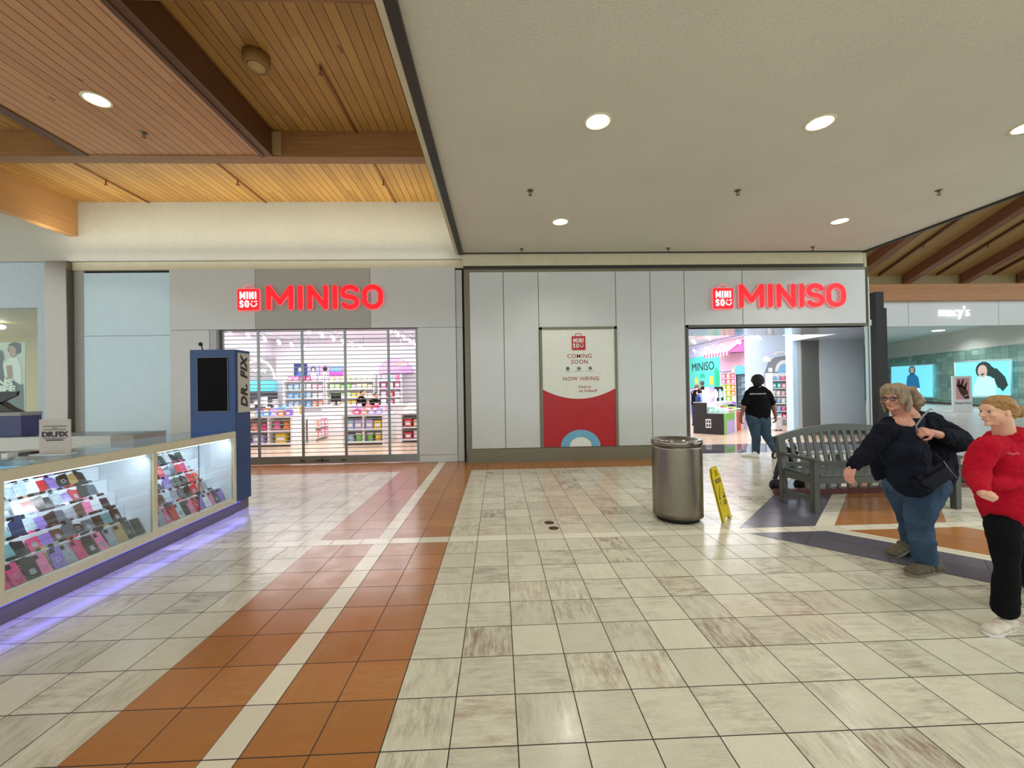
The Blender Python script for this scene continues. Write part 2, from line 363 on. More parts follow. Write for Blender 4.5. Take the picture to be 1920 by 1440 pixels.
# ------------------------------------------------------------------ the setting
YL, YR = 8.92, 8.75
X0, Y0 = -0.5484, 1.8299                 # tile grid origin
SW = 0.156                               # width of the narrow white strips
YS = Y0 + 8*T; YS1 = YS + SW             # cross strip
XA = X0 - 2*T; XB = XA - SW; XC = XB - 2*T
BEI = ('#dedcca', '#a39b8b', '#8a5a46'); ORA = ('#b47845', '#cb9a5c'); WHI = ('#eeead8', '#d8d2bd'); PUR = ('#646170', '#57545f')
def floor_object():
    reg = []                              # (polygon, material, z)
    mats = []
    def tm(key, cols, ox, oy, sx=T, sy=T, rz=0.0, **k):
        mats.append(tile_mat(key, cols[0], cols[1], ox, oy, sx, sy, rz, c3=cols[2] if len(cols) > 2 else None, **k)); return len(mats)-1
    bR0 = tm('beige_tile', BEI, X0, Y0); bR1 = tm('beige_tile_far', BEI, X0, YS1)
    bL0 = tm('beige_tile_kiosk', BEI, XC-.25, Y0); bL1 = tm('beige_tile_kiosk_far', BEI, XC-.25, YS1)
    oR0 = tm('orange_tile', ORA, X0, Y0, streak=.5); oR1 = tm('orange_tile_far', ORA, X0, YS1, streak=.5)
    oL0 = tm('orange_tile_stripe', ORA, XB, Y0, streak=.5); oL1 = tm('orange_tile_stripe_far', ORA, XB, YS1, streak=.5)
    wV0 = tm('white_strip', WHI, XA, Y0, 50, T, streak=.3); wV1 = tm('white_strip_far', WHI, XA, YS1, 50, T, streak=.3)
    wH = tm('white_strip_across', WHI, X0, YS, T, 50, streak=.3)
    r2 = math.sqrt(.5)
    # diamond inlay, its bands run at 45 degrees
    pU = tm('slate_tile', PUR, (2.5625-4.3525)*r2, 0.02, 2*T, T, PI/4, streak=.4)
    wU = tm('white_strip_diagonal', WHI, 50, .1, 100, 2*T, PI/4, streak=.3)
    oU = tm('orange_tile_diagonal', ORA, .2, .02, 3*T, 2*T, PI/4, streak=.4)
    gl = tm('threshold_tile', ('#5b5860', '#4a474c'), 4.17, 9.25, .6, .6, rough=.05, streak=.3)
    wd = len(mats); mats.append(plank_mat('shop_floor_boards', '#d9c2ab', '#c4a688', .16, 'y', groove='#9c8268', rough=.22, gw=.002))
    mall = tm('far_tile', ('#d2d2cc', '#b4b1aa'), X0, Y0, streak=.6, rough=.3)
    mb = MB()
    def R(x0, y0, x1, y1, mi, z=0.0): mb.cur = mi; mb.add([(x0,y0,z),(x1,y0,z),(x1,y1,z),(x0,y1,z)], [(0,1,2,3)])
    def P(pts, mi, z=0.0): mb.cur = mi; mb.add([(x, y, z) for x, y in pts], [tuple(range(len(pts)))])
    yF = Y0 + 8*T + SW + 12*T - .12      # start of the orange row along the shop front: about 7.97
    for a, b, s in ((-7, YS, 0), (YS1, 9.3, 1)):
        top = b if s == 0 else 7.97
        R(-16, a, XC, top, (bL0, bL1)[s]); R(XC, a, XB, b, (oL0, oL1)[s]); R(XB, a, XA, b, (wV0, wV1)[s]); R(XA, a, X0, b, (oR0, oR1)[s])
        R(X0, a, 3.42 if s else 30, top, (bR0, bR1)[s])
    R(-16, 7.97, XC, 9.3, oL1); R(X0, 7.97, 3.42, 9.3, oR1); R(3.42, YS1, 8.3, 9.25, bR1); R(8.3, YS1, 40, 8.75, mall); P([(8.3, 8.75), (40, 8.75), (40, 36), (13.4, 36), (13.4, 14.2), (11.45, 12.1)], mall)
    R(-16, YS, 30, YS1, wH)
    # diamond: corner at (2.5625, 4.3525)
    e, cx, cy = .0006, 2.5625, 4.3525
    def band(d0, d1, L, mi, L2=None):
        a, b = d0*2*r2, d1*2*r2          # shift along x
        for sgn, LL in ((1, L), (-1, L2 or L)):
            off = SW/2
            P([(cx+a+off, cy+sgn*off), (cx+b+off, cy+sgn*off), (cx+b+LL, cy+sgn*LL), (cx+a+LL, cy+sgn*LL)][::sgn], mi, e)
    band(0, 2*T, 3.6, pU); band(2*T, 2*T+SW, 3.6, wU); band(2*T+SW, 5*T+SW, 3.6, oU)
    # shop floors
    R(-12.5, 9.3, 3.4, 24, wd); P([(3.42, 9.25), (8.72, 9.25), (9.98, 10.6), (3.42, 10.6)], gl); P([(3.42, 10.6), (9.98, 10.6), (11.45, 12.1), (13.4, 14.2), (13.4, 24), (3.42, 24)], wd); R(-16, 9.3, -12.5, 24, mall)
    o = mb.build('floor', mats); struct(o)
floor_object()

panel_white = mat('panel_white', '#ccd0d0', .12, noise=.02, nscale=3, spec=.5)
panel_cool = mat('panel_cool', '#cbe6f5', .12, noise=.02, nscale=3)
panel_grey = mat('panel_grey', '#a9aba4', .35, noise=.04, nscale=2)
frame_green = mat('frame_green', '#77735f', .38, noise=.05, nscale=8)
band_beige = mat('band_beige', '#cbc3a6', .6, noise=.05, nscale=5)
black = mat('gap_black', '#0c0b0a', .6)
darkmetal = mat('dark_metal', '#3a3733', .4, .3)
steel = mat('stainless', '#8d8780', .22, 1.0, noise=.05, nscale=3, stretch=(60, 60, .6))
white = mat('plain_white', '#f1f1ee', .5)
cases_blk = mat('soft_black', '#131316', .4)
stucco_ceil = stucco('stucco_ceiling', '#d9d6c8', 48, .55)
stucco_wall = stucco('stucco_wall', '#c6c6bc', 55, .6)

def drill(o, holes, r, z0, z1):
    """cut round openings for the recessed lights"""
    mb = MB()
    for x, y in holes: mb.cyl((x, y, z0), (x, y, z1), r, n=32)
    c = mb.build('cutter', white); md = o.modifiers.new('cut', 'BOOLEAN'); md.object = c; md.operation = 'DIFFERENCE'; md.solver = 'EXACT'
    bpy.context.view_layer.update()
    me = bpy.data.meshes.new_from_object(o.evaluated_get(bpy.context.evaluated_depsgraph_get()))
    o.modifiers.clear(); o.data = me; bpy.data.objects.remove(c)

# the low stucco ceiling slab, its black edge channel
slab = struct(MB().box((-.79, -7, 4.5), (8.16, YR+.05, 5.9)).build('ceiling', stucco_ceil)); drill(slab, DOWN, .145, 4.3, 4.75)
mb = MB(); mb.box((-.80, -7, 4.455), (-.70, YR-.02, 4.499)); struct(mb.build('trim_1', darkmetal))
mb = MB(); mb.box((-.86, -7, 4.46), (-.801, YR, 4.60)); struct(mb.build('trim_2', band_beige))
mb = MB(); mb.box((-.7, YR-.035, 4.478), (8.16, YR-.001, 4.5)); mb.box((8.161, -7, 4.46), (8.20, YR, 4.56)); struct(mb.build('trim_3', darkmetal))
# timber ceiling: boarded deck high up, beams and the dropped boarded soffit
deck = plank_mat('deck_boards', '#a1763c', '#c99c54', .137, 'x', rough=.5)
soff = plank_mat('soffit_boards', '#b07c52', '#cf9c6e', .137, 'x', rough=.5)
bmx = beam_mat('beam_across', '#7d522c', '#a87a45', 'x'); bmy = beam_mat('beam_along', '#4f301b', '#6f4828', 'y')
bml = beam_mat('beam_pale', '#b07f4e', '#c69a66', 'y')
ZD = 5.66
struct(MB().box((-14, -7, ZD), (-.8, YL-.001, ZD+.12)).build('ceiling_1', deck))
sf = struct(MB().box((-6.20, 3.86, 5.25), (-3.60, 6.42, 5.30)).build('ceiling_2', soff)); drill(sf, [(-4.91, 5.18)], .14, 5.1, 5.5)
k = 3
for nm, a, b, mt in (('x', (-14, 6.42, 5.25), (-.8, 6.62, ZD), bmx), ('x', (-14, 3.66, 5.25), (-.8, 3.86, ZD), bmx),
                     ('y', (-3.60, 3.86, 5.25), (-3.44, 6.42, ZD), bmy), ('y', (-6.36, 3.86, 5.25), (-6.20, 6.42, ZD), bmy),
                     ('y', (-8.98, 6.62, 4.93), (-8.80, YL-.03, ZD), bml), ('y', (-3.60, -7, 5.25), (-3.44, 3.66, ZD), bmy)):
    k += 1; struct(MB().box(a, b).build('trim_%d' % k, mt))
for px in ((-3.62, 3.86, -3.56, 6.40), (-6.24, 3.86, -6.18, 6.40)):      # little edging of the soffit
    k += 1; struct(MB().box((px[0], px[1], 5.235), (px[2], px[3], 5.252)).build('trim_%d' % k, bmy))
k += 1; struct(MB().box((-6.2, 6.38, 5.235), (-3.6, 6.44, 5.251)).build('trim_%d' % k, bmx))
o = tag(MB().box((-3.44, 6.39, 5.28), (-3.30, 6.419, 5.62)).build('joist_hanger', mat('hanger_plate', '#a98a5e', .5)), 'pale end plate where the crossing timber beams meet', 'bracket')
# stucco wall above the left shop front, mall header band
struct(MB().box((-14, YL-.06, 4.415), (-.70, YL+.1, ZD)).build('wall_back', stucco_wall))
struct(MB().box((-9.0, YL+.02, 4.24), (-.72, YL+.30, 4.412)).build('wall_header', band_beige))
struct(MB().box((-.72, YR+.02, 4.232), (8.16, YR+.3, 4.52)).build('wall_header_1', band_beige))
# left shop front ---------------------------------------------------------
def wall_parent(name, loc): o = bpy.data.objects.new(name, None); COL.objects.link(o); o.location = loc; o['kind'] = 'structure'; return o
wl = wall_parent('wall_left', (-4.5, YL, 0))
def pan(p, x0, x1, z0, z1, Y, mt, th=.05, name='panel'): return MB().box((x0+.004, Y, z0+.004), (x1-.004, Y+th, z1-.004)).build(name, mt, p)
pan(wl, -8.79, -6.99, 2.84, 4.19, YL+.04, panel_cool); pan(wl, -8.79, -6.99, 0, 2.84, YL+.04, panel_cool)
pan(wl, -6.99, -5.19, 2.94, 4.245, YL, panel_white); pan(wl, -6.99, -6.16, 0, 2.94, YL, panel_white)
pan(wl, -5.19, -2.74, 2.94, 4.245, YL, panel_grey); pan(wl, -2.74, -.90, 2.94, 4.255, YL, panel_white)
pan(wl, -1.735, -.90, .16, 2.94, YL, panel_white); pan(wl, -1.735, -.90, 0, .16, YL, panel_white)
pan(wl, -.90, -.755, 2.94, 4.20, YL+.03, panel_white); pan(wl, -.90, -.755, 0, 2.94, YL+.03, panel_white)
MB().box((-6.16, YL+.01, 0), (-6.02, YL+.06, 2.94)).build('jamb', mat('jamb_lilac', '#b9b6c4', .4), wl)
MB().box((-6.02, YL+.01, 0), (-5.96, YL+.09, 2.94)).build('jamb', mat('guide_grey', '#6d6f70', .4, .5), wl)
MB().box((-8.9, YL+.10, 0), (-6.05, YL+.25, 4.25)).box((-6.05, YL+.10, 2.97), (-1.73, YL+.25, 4.25)).box((-1.73, YL+.10, 0), (-.5, YL+.25, 4.25)).build('backing', black, wl)
struct(MB().box((-9.0, YL+.05, 0), (-8.80, YL+.3, 4.36)).build('trim_20', mat('jamb_grey', '#a9acaa', .5)))
struct(MB().rbox((-9.46, YL-.10, 0), (-9.0, YL+.3, 4.41), .015, axis='z').build('trim_21', steel))
struct(MB().box((-14, YL, 3.45), (-9.46, YL+.12, 4.41)).box((-9.70, YL, 0), (-9.46, YL+.12, 3.45)).build('wall_left_1', mat('pale_blue_wall', '#b6c8d3', .5)))
# right shop front ---------------------------------------------------------
wr = wall_parent('wall_right', (1.8, YR, 0))
MB().box((-.70, YR+.012, 0), (4.17, YR+.2, 4.15)).box((4.17, YR+.012, 2.84), (8.24, YR+.2, 4.15)).build('frame', frame_green, wr)
MB().box((-.70, YR+.03, 4.15), (8.2, YR+.2, 4.23)).build('slot', darkmetal, wr)
MB().box((-.72, YR+.1, 0), (-.70, YR+.2, 4.2)).build('gap', black, wr)
for x0, x1, z0, z1 in ((-.585, .144, .30, 4.085), (.144, .90, .30, 4.085), (.90, 2.585, 2.885, 4.085), (2.585, 3.343, .30, 4.085),
                       (3.343, 4.10, .30, 4.085), (4.10, 5.397, 2.90, 4.085), (5.397, 8.19, 2.90, 4.085)):
    MB().box((x0+.008, YR, z0), (x1-.008, YR+.03, z1)).build('panel', panel_white, wr)
MB().box((-.66, YR-.03, 0), (4.17, YR+.02, .285)).build('kickboard', frame_green, wr)
struct(MB().box((4.13, YR-.006, 0), (4.175, YR+.24, 2.90)).box((4.13, YR-.006, 2.84), (8.24, YR+.24, 2.895)).build('trim_22', mat('frame_dark', '#575446', .4)))
# lobby of the right shop: soffit, recessed wall, jambs, the diagonal outer wall
struct(MB().box((4.10, YR+.2, 2.87), (8.5, 10.45, 3.0)).prism([(8.5, YR+.4, 2.87), (9.72, 10.45, 2.87), (8.5, 10.45, 2.87)], (0, 0, .13)).prism([(9.0, 10.45, 2.87), (9.72, 10.45, 2.87), (11.1, 11.9, 2.87), (11.1, 12.4, 2.87), (9.0, 12.4, 2.87)], (0, 0, .13)).build('ceiling_3', mat('lobby_soffit', '#bcc3cc', .12)))
struct(MB().box((9.78, 12.02, .30), (11.15, 12.06, 2.88)).build('wall_lobby', panel_white))
struct(MB().box((9.25, 12.06, 0), (11.2, 12.3, 3.2)).build('wall_lobby_1', mat('lobby_grey', '#6c6a60', .45)))
for i, (x0, x1, mt) in enumerate(((8.98, 9.14, panel_cool), (9.15, 9.25, panel_white))):
    struct(MB().box((x0, 12.1, 0), (x1, 12.4, 3.9)).build('trim_%d' % (23+i), mt))
ow = wall_parent('wall_right_1', (8.3, YR, 0)); d = Vector((.69, .724, 0)); nrm = Vector((.724, -.69, 0))
def diag(a, b, z0, z1, t, mt, nm, off=0.0):
    p = Vector((8.22, YR, 0))+nrm*off
    q = [p+d*a, p+d*b, p+d*b-nrm*t, p+d*a-nrm*t]; MB().prism([(v.x, v.y, z0) for v in q], (0, 0, z1-z0)).build(nm, mt, ow)
diag(0, 4.6, 4.15, 4.5, .10, band_beige, 'panel'); diag(0.02, 4.6, 0, 4.14, .05, panel_cool, 'panel')
diag(.0, .10, 0, 4.15, .02, frame_green, 'frame', .022); diag(1.2, 1.35, 0, 4.15, .02, white, 'frame', .03); diag(3.6, 4.6, 0, 4.15, .02, mat('strip_blue', '#9fb6c4', .2), 'frame', .03)
struct(MB().box((12.55, 13.05, 0), (12.83, 13.3, 4.57)).build('trim_26', black)); struct(MB().box((14.82, 15.2, 0), (15.05, 15.5, 4.43)).build('trim_27', black))
# recessed lights and sprinklers ------------------------------------------
lampglow = mat('lamp_glow', '#ffffff', .5, emit='#fff3cf', es=26); reflector = mat('lamp_reflector', '#fff2c0', .3, 0, emit='#fff0b0', es=1.3)
ringm = mat('lamp_ring', '#e4dcc0', .4)
def downlight(x, y, z, label, grp, r=.14, dp=.09, glow=lampglow):
    t = thing('recessed_ceiling_light', label, 'ceiling light', (x, y, z), grp)
    MB().lathe([(r-.012, 0), (r+.014, 0), (r+.014, -.008), (r-.012, -.010)], (x, y, z), closed=True).build('trim_ring', ringm, t)
    MB().lathe([(r-.012, -.004), (r-.018, .03), (r-.045, dp), (r-.042, dp), (r-.008, .03), (r-.004, -.004)], (x, y, z), closed=True).build('reflector', reflector, t)
    MB().cyl((x, y, z+dp), (x, y, z+dp+.01), r-.045, n=28).build('bulb_lens', glow, t)
    return t
G = 'recessed lights in the low stucco ceiling'
for (x, y), lb in zip(DOWN, ('large glowing recessed light in stucco ceiling, first one right of the dark ceiling edge',
                             'glowing recessed light in stucco ceiling between the large one and the photo edge',
                             'glowing recessed light cut by the right edge of the photo',
                             'small far recessed light above the poster wall', 'small far recessed light above the open shop entrance')):
    downlight(x, y, 4.5, lb, G)
downlight(-4.91, 5.18, 5.25, 'bright oval recessed light in the dropped wooden soffit', 'recessed light in the timber soffit', .135)
brass = mat('sprinkler_metal', '#6b6458', .35, .8)
def sprinkler(x, y, z, label, grp):
    t = thing('fire_sprinkler', label, 'sprinkler', (x, y, z), grp)
    MB().lathe([(.045, 0), (.045, -.008), (.02, -.014), (.014, -.03)], (x, y, z), 16).build('escutcheon', brass, t)
    MB().tube([(x-.014, y, z-.028), (x-.022, y, z-.05), (x, y, z-.07), (x+.022, y, z-.05), (x+.014, y, z-.028)], .005, 6).build('frame_arm', brass, t)
    MB().lathe([(.026, -.070), (.026, -.075), (.002, -.080)], (x, y, z), 12).build('deflector', brass, t)
SP = [(.52, 5.96, 'nearer row, above the left part of the poster wall'), (3.64, 5.96, 'nearer row, above the trash can'), (6.77, 5.96, 'nearer row, by the timber roof on the right'),
      (.54, 8.5, 'far row, first from the dark ceiling edge'), (3.66, 8.5, 'far row, in the middle by the wall'), (6.78, 8.46, 'far row, above the entrance')]
for x, y, s in SP: sprinkler(x, y, 4.5, 'small sprinkler head in stucco ceiling, '+s, 'sprinklers of the stucco ceiling')
sprinkler(-4.9, 5.84, 5.25, 'small sprinkler head in the dropped wooden soffit', 'sprinklers of the timber ceiling')
copper = mat('sprinkler_pipe', '#8a5638', .4, .3)
for (x, y0, y1, hy, lb) in ((-2.15, 5.1, 6.42, 5.12, 'thin sprinkler pipe on the dark boarded ceiling near the speaker'), (-2.15, 6.62, 8.85, 7.9, 'thin sprinkler pipe on the bright boards, nearest the stucco ceiling'),
                        (-4.9, 6.62, 8.85, 7.9, 'thin sprinkler pipe on the bright boards, in the middle'), (-7.33, 6.62, 8.85, 7.9, 'thin sprinkler pipe on the bright boards, nearest the big end beam')):
    t = thing('sprinkler_pipe', lb, 'pipe', (x, (y0+y1)/2, ZD), 'sprinkler pipes on the boards')
    MB().tube([(x, y0, ZD-.02), (x, y1, ZD-.02)], .013, 8).build('pipe', copper, t)
    MB().cyl((x, hy, ZD-.02), (x, hy, ZD-.11), .012, n=8).lathe([(.03, -.11), (.03, -.118), (.004, -.125)], (x, hy, ZD), 12).build('spray_nozzle', copper, t)
t = thing('ceiling_speaker', 'round beige speaker fixed to the boarded ceiling', 'speaker', (-2.85, 4.98, ZD))
spm = mat('speaker_beige', '#94703f', .5)
MB().lathe([(.15, 0), (.145, -.14), (.12, -.155), (.11, -.14)], (-2.85, 4.98, ZD), 32).build('housing', spm, t)
MB().lathe([(.10, -.141), (.10, -.150), (.02, -.158)], (-2.85, 4.98, ZD), 32).build('grille', mat('speaker_grille', '#b89a63', .5, nscale=300, noise=.3), t)
for i, (x, y) in enumerate(((.574, 4.79), (.60, 4.60))):
    MB().lathe([(.058, 0), (.058, .002), (.05, .003)], (x, y, 0), 28).build('floor_drain_cover', mat('drain_bronze', '#5d3d2c', .4, .6))
    o = bpy.context.scene.collection.objects[-1]
    tag(o, ['round bronze floor cover, the one farther from the camera of the pair', 'round bronze floor cover, the one nearer the camera of the pair'][i], 'floor cover', 'bronze floor covers')
for i, (x, y) in enumerate(((3.42, 5.575), (3.66, 5.56))):
    tag(MB().lathe([(.078, 0), (.078, .0015), (.07, .0015), (.07, 0)], (x, y, 0), 28, closed=True).build('floor_ring', brass), 'thin brass ring in the tiles, '+('next to the yellow sign' if i == 0 else 'next to the bench'), 'floor cover', 'brass rings in the floor')
# right court: sloping timber roof ----------------------------------------
roofm = plank_mat('roof_boards', '#8a6a3c', '#a07c48', .14, 'x', groove='#6d5330', gw=.002)
sl = .377; dk = bmx2 = beam_mat('court_beam', '#8e5c30', '#b98048', 'x'); raf = beam_mat('rafter_timber', '#5b3520', '#7a4a2b', 'y')
def slopez(y): return 5.93+(16-y)*sl
struct(MB().prism([(8.2, 16.2, slopez(16.2)), (8.2, 3, slopez(3)), (8.2, 3, slopez(3)+.12), (8.2, 16.2, slopez(16.2)+.12)], (26, 0, 0)).build('ceiling_4', roofm))
struct(MB().box((8.6, 16, 4.86), (36, 16.3, 5.54)).build('trim_30', dk))
struct(MB().box((8.6, 16.06, 5.54), (36, 16.3, 6.1)).build('wall_court', mat('blocking', '#7d6a45', .6)))
for i, x in enumerate((14.1, 16.55, 19.0, 21.42, 23.85, 11.6)):
    P0 = [(x, 16.0, 5.55), (x, 16.0, slopez(16)), (x, 3, slopez(3)), (x, 3, slopez(3)-.40)]
    struct(MB().prism(P0, (.32, 0, 0)).build('trim_%d' % (31+i), raf))
for i, x in enumerate((15.5, 17.95, 20.35, 22.7)):
    MB().tube([(x, 15.95, slopez(15.95)-.05), (x, 4, slopez(4)-.05)], .05, 8).cyl((x, 14.2, slopez(14.2)-.09), (x, 14.2, slopez(14.2)-.2), .025).build('roof_pipe', raf)
    tag(SC.collection.objects[-1], 'slim brown pipe between rafters, %s from the low ceiling' % ORD[i], 'pipe', 'pipes between the rafters')
fas = wall_parent('wall_fascia', (20, 16.3, 3.9)); fm = mat('fascia_white', '#cfd3d4', .4)
for x0, x1 in ((9, 13.2), (13.22, 17.0), (17.02, 20.9), (20.92, 24.8), (24.82, 36)): MB().box((x0, 16.25, 3.86), (x1, 16.4, 4.86)).build('panel', fm, fas)
struct(MB().box((9, 16.4, 4.65), (38, 36, 4.8)).build('ceiling_5', mat('entry_ceiling', '#c9cbc6', .7)))
lit = mat('lit_letters', '#ffffff', .5, emit='#ffffff', es=.85)
t = thing('department_store_sign', 'small white lit lowercase sign on the pale fascia', 'sign', (18.9, 16.2, 4.3))
text('lettering', "macy's", .60, lit, t, (18.93, 16.2, 4.42), ext=.03, xs=.86, bold=-.010, sp=1.0)
# entrance side wall with the lightboxes: passes (31.7, 31.4) and (27.3, 20.3)
WA, WB = Vector((32.5, 33.5, 0)), Vector((24.9, 14.2, 0)); WD = (WB-WA).normalized(); WN = Vector((WD.y, -WD.x, 0))
if WN.dot(-WA) < 0: WN = -WN
def WW(px, py, off=0.0):
    dd = CF + CR*((px-960)/FPX) + CU*((720-py)/FPX); A = WA+WN*off; t = (A-Vector((0, 0, CAMH))).dot(WN)/dd.dot(WN); return Vector((0, 0, CAMH))+dd*t
tl, ntt, bb = base_mat('slate_wall_tile'); N = NT(ntt); x, y, z = N.xyz()
al = N.m('ADD', N.m('MULTIPLY', x, WD.x), N.m('MULTIPLY', y, WD.y))
u = N.m('DIVIDE', al, .55); v = N.m('DIVIDE', z, .28); rr = N.wn(N.comb(N.m('FLOOR', u), N.m('FLOOR', v), 1.0))
gg = N.m('LESS_THAN', N.m('MINIMUM', N.m('PINGPONG', u, .5), N.m('PINGPONG', v, .5)), .02)
ntt.links.new(N.mix(gg, N.mix(rr, hexc('#6f8f84'), hexc('#9db8ab')), hexc('#5d6f68')), bb.inputs['Base Color']); bb.inputs['Roughness'].default_value = .4
def wallstrip(z0, z1, mt, name, th=.25, a=WA, b=WB):
    struct(MB().prism([(a.x, a.y, z0), (b.x, b.y, z0), (b.x-WN.x*th, b.y-WN.y*th, z0), (a.x-WN.x*th, a.y-WN.y*th, z0)], (0, 0, z1-z0)).build(name, mt))
wallstrip(.0, 3.45, tl, 'wall_entry'); wallstrip(3.45, 4.65, stucco_wall, 'wall_entry_1', .2)
wallstrip(0, .12, mat('skirting_brown', '#5d4a42', .5), 'baseboard_entry', .02, WA+WN*.03, WB+WN*.03)
struct(MB().box((9.5, 34, 0), (34, 34.3, 4.7)).build('wall_entry_2', mat('entry_back', '#9fb4ae', .6)))
cyan = mat('lightbox_blue', '#6fd3ee', .4, emit='#74d8f2', es=.95)
def lightbox(label, q, fig):
    P = [WW(*p, .16) for p in q]; c = sum(P, Vector())/4
    t = thing('advertising_lightbox', label, 'lightbox', (c.x, c.y, 1.2), 'lightboxes on the tiled wall')
    MB().prism([p+WN*.0 for p in P], -WN*.05).build('screen', cyan, t)
    fr = MB()
    for i in range(4): fr.cyl(P[i], P[(i+1) % 4], .04, n=6)
    fr.build('frame', mat('lightbox_frame', '#d7dccf', .4), t)
    for k2, (pts, mt) in enumerate(fig):
        MB().prism([WW(px, py, .17+.004*k2) for px, py in pts], -WN*.006).build('printed_figure', mt, t)
    return t
def oval(cx, cy, rx, ry, n=14, a0=0): return [(cx+rx*math.cos(2*PI*i/n+a0), cy+ry*math.sin(2*PI*i/n+a0)) for i in range(n)]
skinp = mat('print_skin', '#d0aea4', .5, emit='#d0b4ac', es=.4); denim = mat('print_denim', '#2a7fb6', .5, emit='#2a7fb6', es=.45)
hairp = mat('print_hair', '#2b3f3d', .5, emit='#2b3f3d', es=.3); sweat = mat('print_sweater', '#a9dcf0', .5, emit='#a9def2', es=.85); wht = mat('print_white', '#e8f6fa', .5, emit='#eaf7fa', es=.9)
lightbox('smaller bright blue lightbox with figure in a denim jacket', [(1671, 687), (1750, 683), (1751, 745), (1671, 743)],
         [([(1700, 745), (1702, 724), (1722, 724), (1726, 745)], wht), ([(1699, 724), (1701, 706), (1707, 700), (1714, 700), (1722, 708), (1725, 727), (1712, 730)], denim), (oval(1710, 694, 6, 8), hairp), (oval(1710, 694, 4, 6), skinp)])
lightbox('larger bright blue lightbox with curly haired figure in pale sweater', [(1790, 679), (1896, 674), (1897, 741), (1791, 744)],
         [([(1836, 690), (1852, 682), (1864, 690), (1875, 706), (1882, 722), (1872, 728), (1862, 712), (1856, 704), (1846, 712), (1830, 702)], hairp), (oval(1845, 694, 16, 16), hairp), ([(1858, 694), (1868, 690), (1884, 706), (1890, 722), (1880, 734), (1870, 722)], hairp), ([(1824, 745), (1826, 722), (1834, 706), (1850, 704), (1864, 710), (1868, 724), (1867, 744)], sweat), (oval(1842, 696, 9, 12), skinp), ([(1838, 701), (1846, 700), (1842, 705)], hairp)])
t = thing('poster_stand', 'white floor poster stand showing a dark hand on pink', 'sign', (23.33, 19.7, 0))
pz = mat('stand_white', '#e6e6ea', .4)
MB().box((22.85, 19.7, .0), (23.85, 19.78, 1.80)).box((22.9, 19.78, 0), (23.8, 20.2, .04)).build('board', pz, t)
MB().box((23.0, 19.69, .62), (23.7, 19.701, 1.70)).build('print', mat('print_pink', '#d79aa0', .5), t)
hb = mat('print_brown', '#4a2a26', .5)
hm = MB()
for pts in ([(23.2, .95), (23.45, .64), (23.68, .66), (23.62, 1.0), (23.5, 1.2), (23.25, 1.35), (23.05, 1.3)], [(23.02, 1.3), (23.12, 1.62), (23.22, 1.6), (23.2, 1.25)], [(23.18, 1.3), (23.36, 1.66), (23.44, 1.6), (23.34, 1.2)], [(23.35, 1.2), (23.55, 1.5), (23.6, 1.42), (23.5, 1.1)]):
    hm.prism([(a, 19.688, b) for a, b in pts], (0, .004, 0))
hm.build('printed_hand', hb, t)
MB().tube([(23.42, 19.685, .78), (23.55, 19.684, .84), (23.66, 19.685, .86)], .012, 6).build('printed_bracelet', pz, t)
text('lettering', 'PANDORA', .15, mat('ink_grey', '#5d5a63', .5), t, (23.35, 19.69, .42), xs=1.2)
for i, (x, y) in enumerate(((20.2, 19.5), (25.0, 20.5), (27, 24))):
    tag(MB().cyl((x, y, 4.62), (x, y, 4.652), .28, n=24).build('round_ceiling_lamp', mat('far_lamp', '#ffffff', .5, emit='#f4fbff', es=6)), ['flat bright ceiling lamp behind the fascia, nearest the dark pylons', 'flat bright ceiling lamp behind the fascia, below the lit sign', 'flat bright ceiling lamp far back in the store entrance'][i], 'ceiling light', 'lamps of the store entrance')

# ------------------------------------------------------------------ shop interiors
inw = mat('shop_wall', '#e6e1ea', .6); inc = mat('shop_ceiling', '#eceaf2', .7); inb = mat('shop_wall_blue', '#cfe0f4', .6)
struct(MB().box((-9.5, YL+.3, 3.76), (3.3, 24, 3.9)).build('ceiling_6', inc))
struct(MB().prism([(3.5, 10.5, 3.8), (9.6, 10.5, 3.8), (11.1, 12.1, 3.8), (11.3, 24, 3.8), (3.5, 24, 3.8)], (0, 0, .15)).build('ceiling_7', inc))
struct(MB().box((3.5, 10.44, 2.87), (9.0, 10.5, 3.8)).build('wall_lobby_2', inw))
struct(MB().box((-9.42, YL+.3, 0), (-9.3, 17.2, 3.76)).build('wall_shop_left', inw))
struct(MB().box((-9.42, 17.2, 0), (-1.2, 17.35, 3.76)).build('wall_shop_back', inw))
struct(MB().box((-1.25, 9.2, 0), (-1.13, 17.3, 3.76)).build('wall_shop_right', inw))
struct(MB().box((3.5, 9.0, 0), (3.62, 24, 3.8)).build('wall_shop_side', inw))
struct(MB().box((3.5, 23.6, 0), (11, 23.8, 3.8)).build('wall_shop_back_1', inb))
struct(MB().box((10.9, 15.7, 0), (11.1, 23.6, 3.8)).build('wall_shop_right_1', mat('shop_wall_lilac', '#d3cdf0', .6)))
struct(MB().box((9.72, 15.5, 0), (12, 15.7, 3.8)).build('wall_shop_right_2', inb))
teal = mat('mural_teal', '#5fe3d2', .5); green1 = mat('mural_green', '#1fc98f', .5); ink = mat('ink_dark', '#1c1d22', .5); yel = mat('mural_yellow', '#f0dc5a', .5)
pink = mat('awning_pink', '#e8417f', .5); pinkl = mat('pink_light', '#f0c3dc', .5); cream = mat('cream', '#f3efd6', .5)
def XW(px, py, X, off=0.0):
    d = CF + CR*((px-960)/FPX) + CU*((720-py)/FPX); t = (X-off)/d.x; return Vector((X-off, d.y*t, CAMH+d.z*t))
